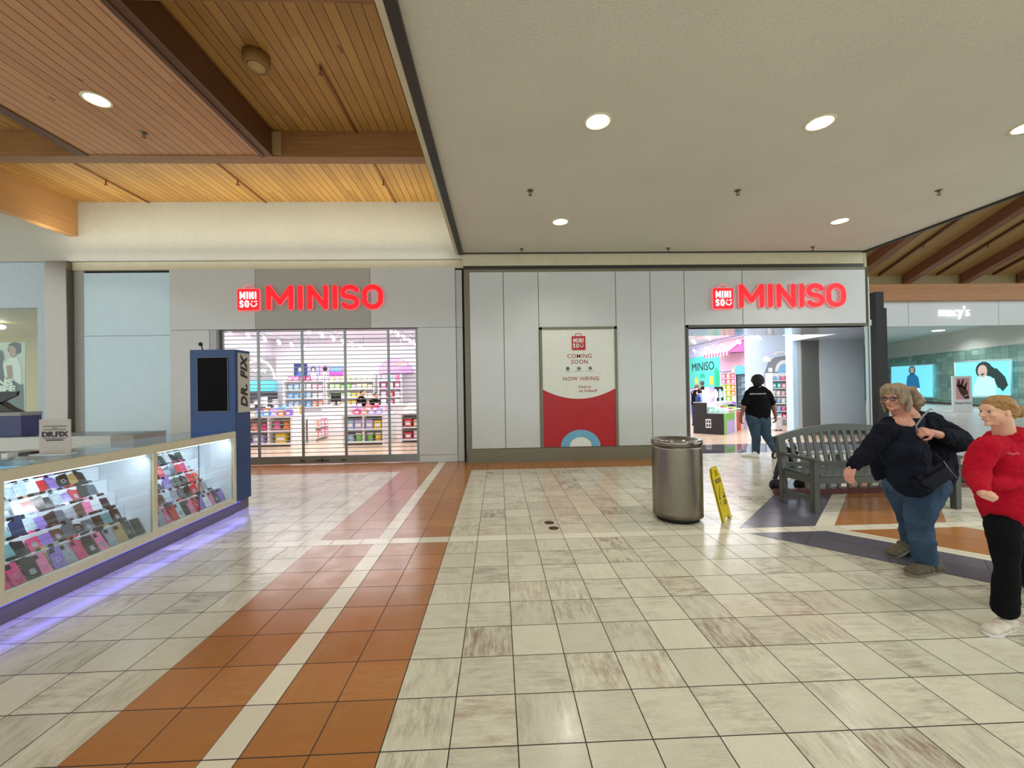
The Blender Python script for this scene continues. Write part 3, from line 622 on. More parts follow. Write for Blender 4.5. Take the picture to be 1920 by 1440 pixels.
# teal mural on the side wall x = 10.9, in relief as a printed panel
t = thing('wall_mural', 'bright teal printed wall panel with dark shop name and plants', 'wall panel', (10.9, 21, 1.3))
P = lambda pts, off: [XW(px, py, 10.9, off) for px, py in pts]
MB().prism(P([(1287, 673), (1351, 663), (1351, 725), (1287, 727)], .02), (-.03, 0, 0)).build('panel', teal, t)
text('lettering', 'MINISO', .62, ink, t, tuple(XW(1317, 688, 10.9, .055)), rot=(PI/2, 0, -PI/2), ext=.005, xs=1.15)
gm = MB(); gm.prism(P([(1340, 706), (1339, 696), (1343, 688), (1347, 696), (1349, 708), (1348, 724), (1341, 724)], .056), (-.004, 0, 0))
gm.build('printed_plant', green1, t); gm = MB(); gm.prism(P([(1312, 708), (1314, 701), (1320, 700), (1322, 708)], .056), (-.004, 0, 0)); gm.build('printed_plant', green1, t)
gm = MB(); gm.prism(P([(1303, 722), (1303, 708), (1309, 708), (1309, 722)], .056), (-.004, 0, 0)); gm.build('printed_shape', yel, t); gm = MB(); gm.prism(P([(1331, 722), (1330, 706), (1337, 705), (1337, 721)], .056), (-.004, 0, 0)); gm.build('printed_shape', yel, t)
def ZB(a, b, mt, name, parent): return MB().box(a, b).build(name, mt, parent)
# striped awning with panels under it
A0, A1 = XW(1353, 640, 10.9).y, XW(1404, 640, 10.9).y
t = thing('striped_awning', 'pink and white striped awning over the snack shelves', 'awning', (10.9, (A0+A1)/2, 3))
n = 17; cw = (A0-A1)/n; za, zb = 2.98, 3.62
for mt, par, nm in ((pink, 0, 'pink_canvas'), (white, 1, 'white_canvas')):
    mb = MB()
    for i in range(n):
        if i % 2 == par: y = A1+i*cw; mb.prism([(10.88, y, zb), (10.05, y, za), (10.05, y, za-.12), (10.02, y, za-.12), (10.02, y, za+.03), (10.88, y, zb+.04)], (0, cw, 0))
    mb.build(nm, mt, t)
MB().prism([(10.88, A1-.01, zb), (10.05, A1-.01, za), (10.88, A1-.01, za)], (0, -.02, 0)).build('end_gusset', mat('pink_flat', '#f37cae', .5), t)
MB().box((10.80, A1, 2.2), (10.89, A0, 2.98)).build('pink_backing', pinkl, t)
t2 = MB().lathe([(.42, 0), (.42, .02)], (0, 0, 0), 30); 
o = t2.build('round_wall_disc', cream); o.rotation_euler = (0, -PI/2, 0); o.location = (10.78, A1+.75, 2.05); tag(o, 'round cream wall disc on pink panel above the drinks cooler', 'wall panel')
# mural with arches, on the wall facing the hall
mur = thing('printed_wall_panel', 'pale blue wall panel with white outlined arches and clouds', 'wall panel', (10.6, 15.48, 1.5))
def Q(px, py, off=0.0): return W(px, py, 15.49-off)
MB().prism([Q(1425, 656), Q(1490, 656), Q(1490, 737), Q(1425, 737)], (0, -.02, 0)).build('panel', mat('mural_pale', '#cfdcf2', .5), mur)
gr = mat('mural_grey', '#8b8f97', .5); blu = mat('mural_blue', '#8cc4ee', .5)
def pr_(pts, mt, k): MB().prism([Q(x, y, .022+.004*k) for x, y in pts], (0, -.003, 0)).build('printed_shape', mt, mur)
pr_([(1433, 700), (1440, 680), (1452, 670), (1470, 667), (1486, 671), (1489, 737), (1436, 737)], gr, 0)
def ring(cx, cy, rx, ry, a0=PI, a1=2*PI, wd=.3, k=1, mt=white):
    mb = MB(); m = 16
    for i in range(m):
        ta, tb = a0+(a1-a0)*i/m, a0+(a1-a0)*(i+1)/m
        q = [(cx+rx*math.cos(ta), cy+ry*math.sin(ta)), (cx+rx*math.cos(tb), cy+ry*math.sin(tb)), (cx+rx*(1-wd)*math.cos(tb), cy+ry*(1-wd)*math.sin(tb)), (cx+rx*(1-wd)*math.cos(ta), cy+ry*(1-wd)*math.sin(ta))]
        mb.prism([Q(x, y, .022+.004*k) for x, y in q], (0, -.003, 0))
    mb.build('printed_arch', mt, mur)
pr_(oval(1470, 693, 12, 14), blu, 1); pr_(oval(1476, 724, 11, 13), blu, 1); ring(1470, 697, 17, 22, wd=.32, k=2); ring(1476, 726, 15, 20, wd=.3, k=3)
pr_([(1430, 676), (1432, 669), (1438, 667), (1445, 672), (1445, 678), (1432, 680)], white, 2); ring(1464, 668, 16, 10, PI*1.1, PI*1.9, .35, 4)
for x, y in ((1441, 690), (1446, 702), (1447, 714), (1441, 722)): pr_([(x, y), (x+7, y), (x+7, y+7), (x, y+7)], (wht if y % 4 else blu), 2)
# ------------------------------------------------------------------ shelving and goods
shelfw = mat('shelf_white', '#f2f1f4', .4); PAL = {}
def pm(nm, h): 
    if nm not in PAL: PAL[nm] = mat('pack_'+nm.replace(' ', '_'), h, .4, noise=.12, nscale=30)
    return PAL[nm]
C_ = {'pink': '#ec7ba6', 'hot pink': '#e2447d', 'pale pink': '#f5c4d6', 'white': '#f6f4f4', 'pale blue': '#a9cbee', 'sky blue': '#74b4e6', 'lilac': '#c4b0e8', 'purple': '#9263c8', 'yellow': '#f0cb43',
      'pale yellow': '#f4e9a6', 'orange': '#ef8e3d', 'green': '#7dc554', 'pale green': '#c3e6a2', 'mint': '#9be0cc', 'red': '#d8363c', 'teal': '#2fb6b4', 'cream': '#f3e6c8', 'grey': '#9a9ba2', 'dark blue': '#27387e', 'black': '#1b1b20', 'salmon': '#f1a48e', 'lime': '#b9d83b'}
SEEN = {}
def pack(kind, color, w, d, h, loc, label, group, rz=0.0):
    """box, bottle, bag, tub or plush toy; parts shared by every copy of the same kind, size and colour"""
    key = (kind, color, round(w, 3), round(d, 3), round(h, 3)); cat = {'box': 'box', 'bottle': 'bottle', 'bag': 'bag', 'tub': 'tub', 'plush': 'toy'}[kind]
    if key in SEEN:
        o = copy_tree(SEEN[key], loc, label, rz); o['group'] = group; return o
    nm = {'box': 'gift_box', 'bottle': 'bottle', 'bag': 'snack_bag', 'tub': 'tub', 'plush': 'plush_toy'}[kind]
    t = thing(nm, label, cat, (0, 0, 0), group); M1 = pm(color, C_[color])
    if kind == 'box': MB().box((-w/2, -d/2, 0), (w/2, d/2, h)).build('carton', M1, t, bevel=.004); MB().box((-w*.32, -d/2-.002, h*.25), (w*.32, -d/2+.001, h*.7)).build('printed_label', shelfw, t)
    elif kind == 'bottle': MB().lathe([(w*.42, 0), (w*.5, h*.04), (w*.5, h*.62), (w*.2, h*.8), (w*.18, h*.9)], (0, 0, 0), 12).build('bottle_body', M1, t); MB().lathe([(w*.2, h*.88), (w*.2, h), (w*.01, h)], (0, 0, 0), 10).build('screw_cap', shelfw, t)
    elif kind == 'bag': MB().loft([((0, 0, 0), w*.42, d*.5, 0), ((0, 0, h*.15), w*.5, d*.5, 0), ((0, 0, h*.75), w*.5, d*.42, 0), ((0, 0, h*.93), w*.48, d*.12, 0), ((0, 0, h), w*.5, d*.05, 0)], 12).build('foil_pouch', M1, t); MB().box((-w*.28, -d*.5-.004, h*.3), (w*.28, -d*.5+.002, h*.62)).build('printed_label', shelfw, t)
    elif kind == 'tub': MB().lathe([(w*.42, 0), (w*.5, h*.85)], (0, 0, 0), 14).build('cup', M1, t); MB().lathe([(w*.53, h*.85), (w*.53, h), (w*.3, h)], (0, 0, 0), 14).build('lid', shelfw, t)
    else:
        MB().ell((0, 0, h*.3), (w*.45, d*.4, h*.3)).ell((-w*.3, -d*.2, h*.1), (w*.15, d*.2, h*.1)).ell((w*.3, -d*.2, h*.1), (w*.15, d*.2, h*.1)).build('plush_body', M1, t)
        MB().ell((0, 0, h*.72), (w*.38, d*.38, h*.24)).ell((-w*.25, 0, h*.95), (w*.1, d*.08, h*.1)).ell((w*.25, 0, h*.95), (w*.1, d*.08, h*.1)).build('plush_head', M1, t)
    t.location = loc; t.rotation_euler[2] = rz; SEEN[key] = t; return t
def row(kind, cols, x0, x1, y, z, w, d, h, where, grp, fill=1.0, axis='x', jit=.12, rz=0.0):
    n = max(1, int((x1-x0)/(w*1.12)/1)); st = (x1-x0)/n
    for i in range(n):
        if random.random() > fill: continue
        c = cols[i*len(cols)//n] if len(cols) > 2 else cols[i % len(cols)]
        hh = round(h*random.choice((1, .9, 1, .82)), 3) if jit else h
        p = x0+st*(i+.5); loc = (p, y, z) if axis == 'x' else (y, p, z)
        pack(kind, c, w, d, hh, loc, '%s %s, %s %s' % (c, {'box': 'carton', 'bottle': 'bottle', 'bag': 'pouch', 'tub': 'tub', 'plush': 'toy'}[kind], ordn(i), where), grp, rz if axis == 'x' else rz+(PI/2 if x0 < 0 and False else -PI/2))
def shelf(name, label, a, b, levels, front='-y', back=True, header=None, mt=None):
    """open shelving between corners a and b, boards at the given heights"""
    (x0, y0), (x1, y1) = a, b; mt = mt or shelfw; H = max(levels)+.28
    t = thing(name, label, 'shelf', ((x0+x1)/2, (y0+y1)/2, 0))
    s1, s2 = MB(), MB()
    if front == '-y':
        s1.box((x0, y0, 0), (x0+.03, y1, H)); s2.box((x1-.03, y0, 0), (x1, y1, H)); bk = ((x0, y1-.02, 0), (x1, y1, H))
    else:
        s1.box((x0, y0, 0), (x1, y0+.03, H)); s2.box((x0, y1-.03, 0), (x1, y1, H)); bk = ((x1-.02, y0, 0), (x1, y1, H)) if front == '-x' else ((x0, y0, 0), (x0+.02, y1, H))
    s1.build('side_panel', mt, t); s2.build('side_panel', mt, t)
    if back: MB().box(*bk).build('back_panel', mt, t)
    for z in levels: MB().box((x0+.03, y0+.02, z-.03), (x1-.03, y1-.02, z)).build('shelf_board', mt, t)
    if header: MB().box((x0, y0, H), (x1, y1, H+header[0])).build('header_board', header[1], t)
    return t
Bk = 17.18
# --- left shop, back wall run
def LX(px, Y=17.0): return W(px, 740, Y).x
shelf('wall_shelf', 'white wall shelves with blue packs behind the grille, beside the arch panel', (-8.7, 16.75), (-7.05, Bk), [.25, .6, .95, 1.3, 1.65, 2.0])
for i, (z, cs) in enumerate(((1.65, ['pale blue', 'white', 'pale pink']), (1.3, ['sky blue', 'pale blue', 'white']), (.95, ['pale blue', 'sky blue', 'salmon']), (2.0, ['pink', 'hot pink', 'pale pink']))):
    row('bag', cs, -8.6, -7.15, 16.95, z, .20, .14, .24, 'on wall shelves by the arch, shelf %s from top' % ordn([1, 2, 3, 0][i]), 'packs on the wall shelves by the arch')
shelf('wall_shelf', 'white wall shelves with yellow and green packs under the posters', (-7.0, 16.75), (-5.05, Bk), [.25, .6, .95, 1.3, 1.65, 1.97])
for i, (z, cs) in enumerate(((1.97, ['pale yellow', 'pale green', 'cream']), (1.65, ['pale green', 'green', 'cream', 'pale yellow']), (1.3, ['green', 'pale green', 'yellow', 'cream']), (.95, ['cream', 'yellow', 'pale yellow']))):
    row('box', cs, -6.9, -5.15, 16.95, z, .19, .14, .20, 'on wall shelves under the posters, shelf %s from top' % ordn(i), 'packs on the shelves under the posters')
shelf('wall_shelf', 'white wall shelves with pink packs below the lilac sign', (-4.9, 16.75), (-3.95, Bk), [.6, .95, 1.3, 1.65, 1.97])
for i, (z, cs) in enumerate(((1.97, ['pale pink', 'mint', 'pink']), (1.65, ['pink', 'white']), (1.3, ['pale pink', 'red']), (.95, ['white', 'pink']))):
    row('plush' if i == 0 else 'box', cs, -4.85, -4.0, 16.95, z, .2, .15, .26, 'on wall shelves below the lilac sign, shelf %s from top' % ordn(i), 'packs on the shelves below the lilac sign')
shelf('wall_shelf', 'white wall shelves with white and pink packs, beside the grille edge', (-2.95, 16.75), (-1.4, Bk), [.6, .95, 1.3, 1.65, 2.0], header=(.75, mat('lilac_header', '#cfb1e2', .5)))
for i, (z, cs) in enumerate(((2.0, ['red', 'white', 'pink', 'salmon']), (1.65, ['white', 'cream', 'white']), (1.3, ['red', 'white', 'cream']), (.95, ['salmon', 'pale pink', 'white']))):
    row('tub' if i == 1 else 'box', cs, -2.85, -1.5, 16.95, z, .2, .15, .2, 'on wall shelves beside the grille edge, shelf %s from top' % ordn(i), 'packs on the shelves by the grille edge')
def poster(label, x0, x1, z0, z1, mt, fig, Y=Bk-.03):
    t = thing('framed_poster', label, 'poster', ((x0+x1)/2, Y, z0), 'posters above the yellow shelves')
    MB().box((x0, Y-.03, z0), (x1, Y+.02, z1)).build('board', mt, t)
    for k, (pts, m2) in enumerate(fig): MB().prism([(x0+(x1-x0)*u, Y-.034-.004*k, z0+(z1-z0)*v) for u, v in pts], (0, .003, 0)).build('printed_figure', m2, t)
def ov(cx, cy, rx, ry): return oval(cx, cy, rx, ry)
P1, P2, P3, P4 = mat('poster_navy', '#2b3c78', .5), mat('poster_periwinkle', '#a9aee8', .5), mat('poster_lilac', '#c7a8e6', .5), mat('poster_magenta', '#e24ec4', .5)
poster('dark blue poster on the shop back wall, behind the grille', LX(549), LX(573), 2.05, 2.72, P1, [([(.1, 0), (.3, .5), (.7, .5), (.9, 0)], mat('poster_blue', '#4f76d6', .5)), (ov(.5, .66, .16, .14), cream)])
poster('periwinkle poster with a dark haired head, right of the dark blue poster', LX(574), LX(597), 2.05, 2.66, P2, [(ov(.5, .72, .2, .2), ink), (ov(.5, .66, .13, .15), skinp), ([(.2, 0), (.35, .45), (.65, .45), (.8, 0)], wht)])
poster('lilac poster with black haired head, between periwinkle and magenta posters', LX(598), LX(616), 2.05, 2.66, P3, [(ov(.55, .75, .24, .18), ink), ([(.2, 0), (.35, .5), (.65, .5), (.8, 0)], wht)])
poster('magenta and blue poster above the cream packs', LX(617), LX(641), 2.05, 2.62, P4, [([(0, .55), (1, .55), (1, 1), (0, 1)], mat('poster_azure', '#7fa9f0', .5))])
# lilac half-round sign and exit sign, grey door
pts = [(-4.95, Bk-.2, 2.28), (-3.55, Bk-.2, 2.28)]+[(-4.25+.7*math.cos(a), Bk-.2, 2.28+.62*math.sin(a)) for a in [PI*i/12 for i in range(1, 12)]]
tag(MB().prism(pts, (0, .12, 0)).build('half_round_sign', mat('lilac_sign', '#d9a8ea', .5)), 'lilac half-round wall sign above the pink packs', 'sign')
ex = thing('exit_sign', 'small white exit sign with red letters near the grey door', 'sign', (-3.9, 16.6, 2.5))
MB().box((-4.12, 16.6, 2.52), (-3.72, 16.66, 2.72)).cyl((-3.92, 16.63, 2.7), (-3.92, 16.63, 3.76), .012).build('housing', white, ex)
text('lettering', 'EXIT', .19, mat('exit_red', '#ff2a3c', .5, emit='#ff2038', es=1.5), ex, (-3.92, 16.59, 2.62))
dr = bpy.data.objects.new('door_1', None); COL.objects.link(dr); dr.location = (-3.45, Bk, 0); dr['kind'] = 'structure'
MB().box((-3.85, Bk-.05, 0), (-3.08, Bk+.02, 2.3)).build('door_leaf', mat('door_grey', '#b9b4bb', .5), dr); MB().box((-3.08, Bk-.07, 0), (-2.98, Bk+.02, 2.4)).build('door_frame', white, dr)
# arch panel on the left side wall
ap = thing('arch_display', 'grey panel with lit white arch and a cyan band above dark goods', 'wall panel', (-9.2, 16.2, 0))
MB().box((-9.28, 14.9, 0), (-9.2, 17.15, 3.0)).build('panel', mat('arch_grey', '#a8a9ac', .5), ap)
pa = [(-9.18, 16.0+1.05*math.cos(a), 2.1+.72*math.sin(a)) for a in [PI*i/14 for i in range(15)]]
MB().tube(pa, .035, 8).build('lit_arch', mat('arch_light', '#ffffff', .5, emit='#fffce8', es=3), ap)
MB().tube([(-9.17, 15.55+.9*t/16, 2.40+.07*math.sin(t*1.7)) for t in range(17)], .022, 6).build('lit_script', lit, ap)
MB().box((-9.19, 14.95, 1.62), (-9.12, 17.1, 2.02)).build('cyan_band', mat('cyan_band', '#5fcfe8', .5, emit='#5fcfe8', es=.4), ap)
MB().box((-9.19, 14.95, .95), (-9.10, 17.1, 1.58)).build('dark_recess', mat('recess_dark', '#3c3d44', .4), ap)
for i in range(5): MB().box((-9.10, 15.05+i*.42, 1.02+.1*(i % 2)), (-8.98, 15.33+i*.42, 1.16+.13*(i % 3))).build('white_object', shelfw, ap)
# --- tables in the left shop
def table(label, x0, x1, y0, y1, h=.88, open_front=True):
    t = thing('display_table', label, 'table', ((x0+x1)/2, (y0+y1)/2, 0))
    MB().box((x0-.02, y0-.02, h-.05), (x1+.02, y1+.02, h)).build('tabletop', shelfw, t, bevel=.006)
    MB().box((x0, y0, 0), (x0+.05, y1, h-.05)).build('side_panel', shelfw, t); MB().box((x1-.05, y0, 0), (x1, y1, h-.05)).build('side_panel', shelfw, t)
    MB().box((x0+.05, y0+.42, 0), (x1-.05, y0+.46, h-.05)).build('back_panel', mat('table_back', '#b9b4b6', .5), t)
    MB().box((x0+.05, y0, .06), (x1-.05, y0+.42, .10)).build('shelf_board', shelfw, t); MB().box((x0+.05, y0, .43), (x1-.05, y0+.42, .46)).build('shelf_board', shelfw, t)
    MB().box(((x0+x1)/2-.02, y0+.01, .10), ((x0+x1)/2+.02, y0+.42, h-.05)).build('divider', shelfw, t)
    return t
TB = [(-7.35, -5.98, 12.0, 14.0, 'with red and orange goods, behind the blue tower'), (-4.55, -3.35, 12.0, 13.5, 'with blue and yellow packs, in the middle of the grille'), (-2.95, -1.6, 12.3, 13.6, 'with red goods, at the grille edge')]
for i, (x0, x1, y0, y1, s) in enumerate(TB): table('white display table '+s, x0, x1, y0, y1)
for (i, cols, kind, z, w, h) in ((0, ['salmon', 'orange', 'hot pink', 'pink'], 'plush', .46, .24, .26), (0, ['lilac', 'lime', 'hot pink', 'yellow'], 'box', .10, .3, .27), (1, ['pale blue', 'yellow', 'lilac', 'lilac'], 'box', .46, .21, .26), (1, ['pale blue', 'yellow', 'green', 'green'], 'tub', .10, .2, .24),
                                 (2, ['red', 'salmon', 'red'], 'box', .46, .22, .25), (2, ['red', 'pale pink', 'grey'], 'box', .10, .22, .25)):
    x0, x1, y0, y1, s = TB[i]; s2 = ('of the table behind the blue tower', 'of the middle table', 'of the table at the grille edge')[i]
    row(kind, cols, x0+.08, (x0+x1)/2-.04, y0+.16, z, w, .2, h, 'on %s shelf, near half %s' % ('upper' if z > .3 else 'lower', s2), 'goods on the display table shelves')
    row(kind, cols[::-1], (x0+x1)/2+.04, x1-.08, y0+.16, z, w, .2, h, 'on %s shelf, far half %s' % ('upper' if z > .3 else 'lower', s2), 'goods on the display table shelves')
for i, (cols, kind) in enumerate(((['cream', 'pale blue', 'sky blue', 'lilac', 'orange', 'purple'], 'box'), (['pale pink', 'hot pink', 'salmon', 'lilac', 'lilac'], 'box'), (['white', 'teal', 'orange', 'cream'], 'bag'))):
    x0, x1, y0, y1, s = TB[i]; s2 = ('the table behind the blue tower', 'the middle table', 'the table at the grille edge')[i]
    row(kind, cols, x0+.06, x1-.06, y0+.18, .88, .17, .14, .17, 'along the front of '+s2, 'goods on top of the display tables'); row(kind, cols[::-1], x0+.06, x1-.06, y0+.55, .88, .18, .15, .25, 'in the middle of '+s2, 'goods on top of the display tables')
    row('plush' if i != 2 else 'box', cols, x0+.06, x1-.06, y0+.92, .88, .2, .18, .30, 'at the back of '+s2, 'goods on top of the display tables')
shelf('side_shelf', 'white open shelf with pink packs on the side of the left display table', (-5.95, 12.85), (-5.70, 13.9), [.12, .46], front='+x')
for i, z in enumerate((.46, .12)): row('box', ['salmon', 'pale pink', 'pink'], 12.9, 13.85, -5.80, z, .18, .14, .22, 'on the side shelf of the left table, shelf %s from top' % ordn(i), 'packs on the side shelf', axis='y', rz=PI)
# dark monitor on the till counter and the till counter
t = thing('till_counter', 'white till counter behind the display tables, between the shop staff', 'counter', (-4.6, 14.6, 0))
MB().box((-6.2, 14.5, 0), (-3.0, 15.0, 1.02)).build('counter_body', shelfw, t); MB().box((-6.25, 14.45, 1.02), (-2.95, 15.05, 1.07)).build('countertop', inw, t)
t = thing('till_monitor', 'black till monitor on the white counter', 'monitor', (-5.75, 14.7, 1.07))
MB().box((-5.95, 14.68, 1.2), (-5.6, 14.72, 1.5)).build('screen', cases_blk, t); MB().box((-5.8, 14.7, 1.07), (-5.74, 14.74, 1.25)).box((-5.88, 14.62, 1.07), (-5.66, 14.82, 1.09)).build('stand', cases_blk, t)
# track lights
trk = mat('track_dark', '#8a8f99', .4)
spot = mat('spot_glow', '#ffffff', .5, emit='#ffffff', es=9)
def track(x0, y0, x1, y1, z, n, label, hall):
    t = thing('track_rail', label, 'light rail', ((x0+x1)/2, (y0+y1)/2, z)); MB().cyl((x0, y0, z), (x1, y1, z), .02, n=6).cyl((x0, y0, z), (x0, y0, z+.32), .008, n=6).cyl((x1, y1, z), (x1, y1, z+.32), .008, n=6).cyl(((x0+x1)/2, (y0+y1)/2, z), ((x0+x1)/2, (y0+y1)/2, z+.32), .008, n=6).build('rail', trk, t)
    for i in range(n):
        f = (i+.5)/n; p = Vector((x0+(x1-x0)*f, y0+(y1-y0)*f, z))
        s = thing('spotlight', 'white spotlight, %s along its rail %s' % (ordn(i), hall), 'spotlight', p, 'spotlights on the rails')
        MB().cyl(p, p+Vector((0, 0, -.12)), .012, n=6).build('stem', trk, s)
        MB().cyl(p+Vector((-.04, .02, -.12)), p+Vector((.05, -.06, -.25)), .055, .06, n=12).build('lamp_head', white, s)
        MB().cyl(p+Vector((.052, -.062, -.252)), p+Vector((.056, -.066, -.258)), .05, n=12).build('lens', spot, s)
track(-7.6, 10.5, -7.6, 16.6, 3.5, 7, 'thin light rail in the left shop, nearest the arch panel', 'nearest the arch panel'); track(-5.4, 10.5, -5.4, 16.6, 3.5, 7, 'thin light rail in the left shop, in the middle', 'above the middle of the left shop')
track(-3.1, 10.5, -3.1, 16.6, 3.5, 7, 'thin light rail in the left shop, nearest the grille edge', 'nearest the exit sign')
track(7.6, 11.5, 8.2, 22, 3.5, 8, 'thin light rail in the open shop, first from the entrance edge', 'in the open shop, first rail'); track(9.4, 12.5, 9.9, 22, 3.45, 7, 'thin light rail in the open shop, nearest the teal panel', 'in the open shop, beside the teal panel')
# --- right shop: snack shelves, cooler, pink shelves, island
ys0, ys1 = XW(1351, 740, 10.5).y, XW(1380, 740, 10.5).y      # about 19.6 .. 17.6
LV = [.3+.26*i for i in range(7)]
shelf('snack_shelf', 'tall shelf of colourful snack packs below the striped awning', (10.5, ys1), (10.88, ys0), LV, front='-x')
for i, (z, cs) in enumerate(zip(LV[::-1], (['hot pink', 'salmon', 'pink'], ['pink', 'salmon', 'pink'], ['orange', 'yellow', 'lime'], ['orange', 'yellow', 'lime'], ['cream', 'lime', 'pale green'], ['purple', 'lime', 'pale green'], ['purple', 'cream', 'lilac']))):
    row('box', cs, ys1+.05, ys0-.05, 10.62, z, .26, .2, .21, 'of the snack shelf, shelf %s from top' % ordn(i), 'packs on the snack shelf', axis='y', jit=0)
t = thing('drinks_cooler', 'glass-door drinks cooler with pale blue header', 'cooler', (10.5, 16.7, 0))
c0, c1 = 16.25, 17.2
ck = mat('cooler_black', '#17191e', .35)
MB().box((10.25, c0, 0), (10.88, c0+.05, 2.1)).box((10.25, c1-.05, 0), (10.88, c1, 2.1)).box((10.25, c0, 0), (10.88, c1, .3)).box((10.84, c0, 0), (10.88, c1, 2.1)).build('cabinet', ck, t)
MB().box((10.2, c0, 2.0), (10.88, c1, 2.35)).build('header', mat('cooler_header', '#5aa7d8', .4, emit='#58a8dc', es=.35), t)
for z in (.55, .85, 1.15, 1.45, 1.72): MB().box((10.32, c0+.05, z-.02), (10.84, c1-.05, z)).build('wire_shelf', shelfw, t)
dm = MB().box((10.23, c0+.03, .3), (10.25, c0+.09, 2.0)).box((10.23, c1-.09, .3), (10.25, c1-.03, 2.0)).box((10.23, c0+.03, .3), (10.25, c1-.03, .36)).box((10.23, c0+.03, 1.95), (10.25, c1-.03, 2.0)).build('door', ck, t)
MB().box((10.238, c0+.09, .36), (10.242, c1-.09, 1.95)).build('glass_pane', glass_mat('cooler_glass'), dm)
for i, z in enumerate((1.72, 1.45, 1.15, .85, .55, .30)): row('bottle', ['mint', 'white', 'pale blue'], c0+.08, c1-.08, 10.45, z, .085, .085, .22, 'in the cooler, shelf %s from top' % ordn(i), 'bottles in the drinks cooler', axis='y', jit=0)
x0, x1 = W(1447, 770, 15.1).x, W(1491, 770, 15.1).x
LV = [.25+.29*i for i in range(6)]
shelf('wall_shelf', 'wall shelves with blue and pink packs under the arches panel', (x0, 15.05), (x1+.3, 15.46), LV)
for i, z in enumerate(LV[::-1]): row('box' if i in (1, 5) else 'tub', (['pale blue', 'pink', 'pink'], ['teal', 'pink', 'hot pink'], ['white', 'pale pink', 'pink'], ['pale blue', 'white', 'pink'], ['pale blue', 'pink', 'pale pink'], ['pale blue', 'hot pink', 'hot pink'])[i], x0+.05, x1+.25, 15.2, z, .16, .14, .2, 'under the arches panel, shelf %s from top' % ordn(i), 'packs under the arches panel')
t = thing('waste_bin', 'white lidded bin standing behind the walking man', 'bin', (W(1457, 808, 13.4).x, 13.4, 0)); bx = t.location.x
MB().box((bx-.13, 13.3, .03), (bx+.13, 13.6, .42)).build('body', shelfw, t, bevel=.02); MB().box((bx-.14, 13.29, .42), (bx+.14, 13.61, .46)).build('lid', white, t, bevel=.01)
MB().cyl((bx-.1, 13.34, .03), (bx-.06, 13.34, .03), .03).cyl((bx+.06, 13.34, .03), (bx+.1, 13.34, .03), .03).build('wheel', cases_blk, t)
t = thing('standing_board', 'narrow blue cardboard board beside the white door jamb', 'sign', (9.0, 13.0, 0)); q = [W(x, y, 12.8) for x, y in ((1480, 806), (1490, 808), (1491, 748), (1486, 757))]
MB().prism(q, (0, .03, 0)).build('board', mat('board_blue', '#2f62a8', .5), t); MB().prism([q[0]+Vector((.08, -.012, .1)), q[0]+Vector((.13, -.012, .1)), q[3]+Vector((.1, -.012, -.2)), q[3]+Vector((.06, -.012, -.2))], (0, .01, 0)).build('printed_stripe', pinkl, t)
# promotional island: black stepped end panel, colourful side, trays of goods
a0 = Vector((6.39, 13.15, 0)); a1 = Vector((7.06, 12.55, 0)); b1 = Vector((8.92, 14.35, 0)); b0 = b1+(a0-a1)
isl = thing('promotion_island', 'black stepped display island with colourful side in the open shop', 'display stand', (7.6, 13.6, 0))
def zz(v, z): return (v.x, v.y, z)
hi, lo = 1.0, .66; mid = a0.lerp(a1, .46); midb = b0.lerp(b1, .46); e = (b1-a1).normalized()
blk = mat('island_black', '#2b2a2d', .5)
MB().prism([zz(v-e*.03, h) for v, h in ((a0, 0), (a1, 0), (a1, lo), (mid, lo), (mid, hi), (a0, hi))], e*.028).build('end_panel', blk, isl)
MB().prism([zz(a0, 0), zz(a1, 0), zz(a1, lo-.04), zz(mid, lo-.04), zz(mid, hi-.03), zz(a0, hi-.03)], (b1-a1)).build('body', shelfw, isl)
L = (b1-a1).length; n2 = (a1-a0).normalized()
for u0, u1, cn, h0, h1 in ((0, .10, 'green', 0, lo), (.10, .42, 'lilac', 0, .42), (.10, .42, 'green', .42, lo), (.42, .50, 'white', 0, lo), (.50, .70, 'red', 0, lo), (.70, .82, 'cream', 0, lo), (.82, 1, 'lilac', 0, lo)):
    p, q2 = a1+e*L*u0+n2*.012, a1+e*L*u1+n2*.012
    MB().prism([zz(p, h0), zz(q2, h0), zz(q2, h1), zz(p, h1)], n2*-.02).build('side_panel', pm(cn, C_[cn]), isl)
ln = mb = MB(); f = a0.lerp(a1, .42)-e*.032
ln.prism([(f.x-.0, f.y, .20), (f.x+(a1-a0).x*.18, f.y+(a1-a0).y*.18, .20), (f.x+(a1-a0).x*.18, f.y+(a1-a0).y*.18, .48), (f.x, f.y, .48)], -e*.004); ln.build('white_emblem', white, isl)
g = MB()
for u in (.03, .11): 
    for z in (.24, .36): s = f+(a1-a0)*u-e*.006; g.prism([(s.x, s.y, z), (s.x+(a1-a0).x*.05, s.y+(a1-a0).y*.05, z), (s.x+(a1-a0).x*.05, s.y+(a1-a0).y*.05, z+.08), (s.x, s.y, z+.08)], -e*.004)
g.build('emblem_mark', blk, isl)
MB().prism([zz(a0, hi), zz(a1*0+a0.lerp(a1, .46), hi), zz(a0.lerp(a1, .46), hi+.02), zz(a0, hi+.02)], e*.04).prism([zz(mid, lo), zz(a1, lo), zz(a1, lo+.02), zz(mid, lo+.02)], e*.04).build('white_edge', white, isl)
rs = random.Random(3)
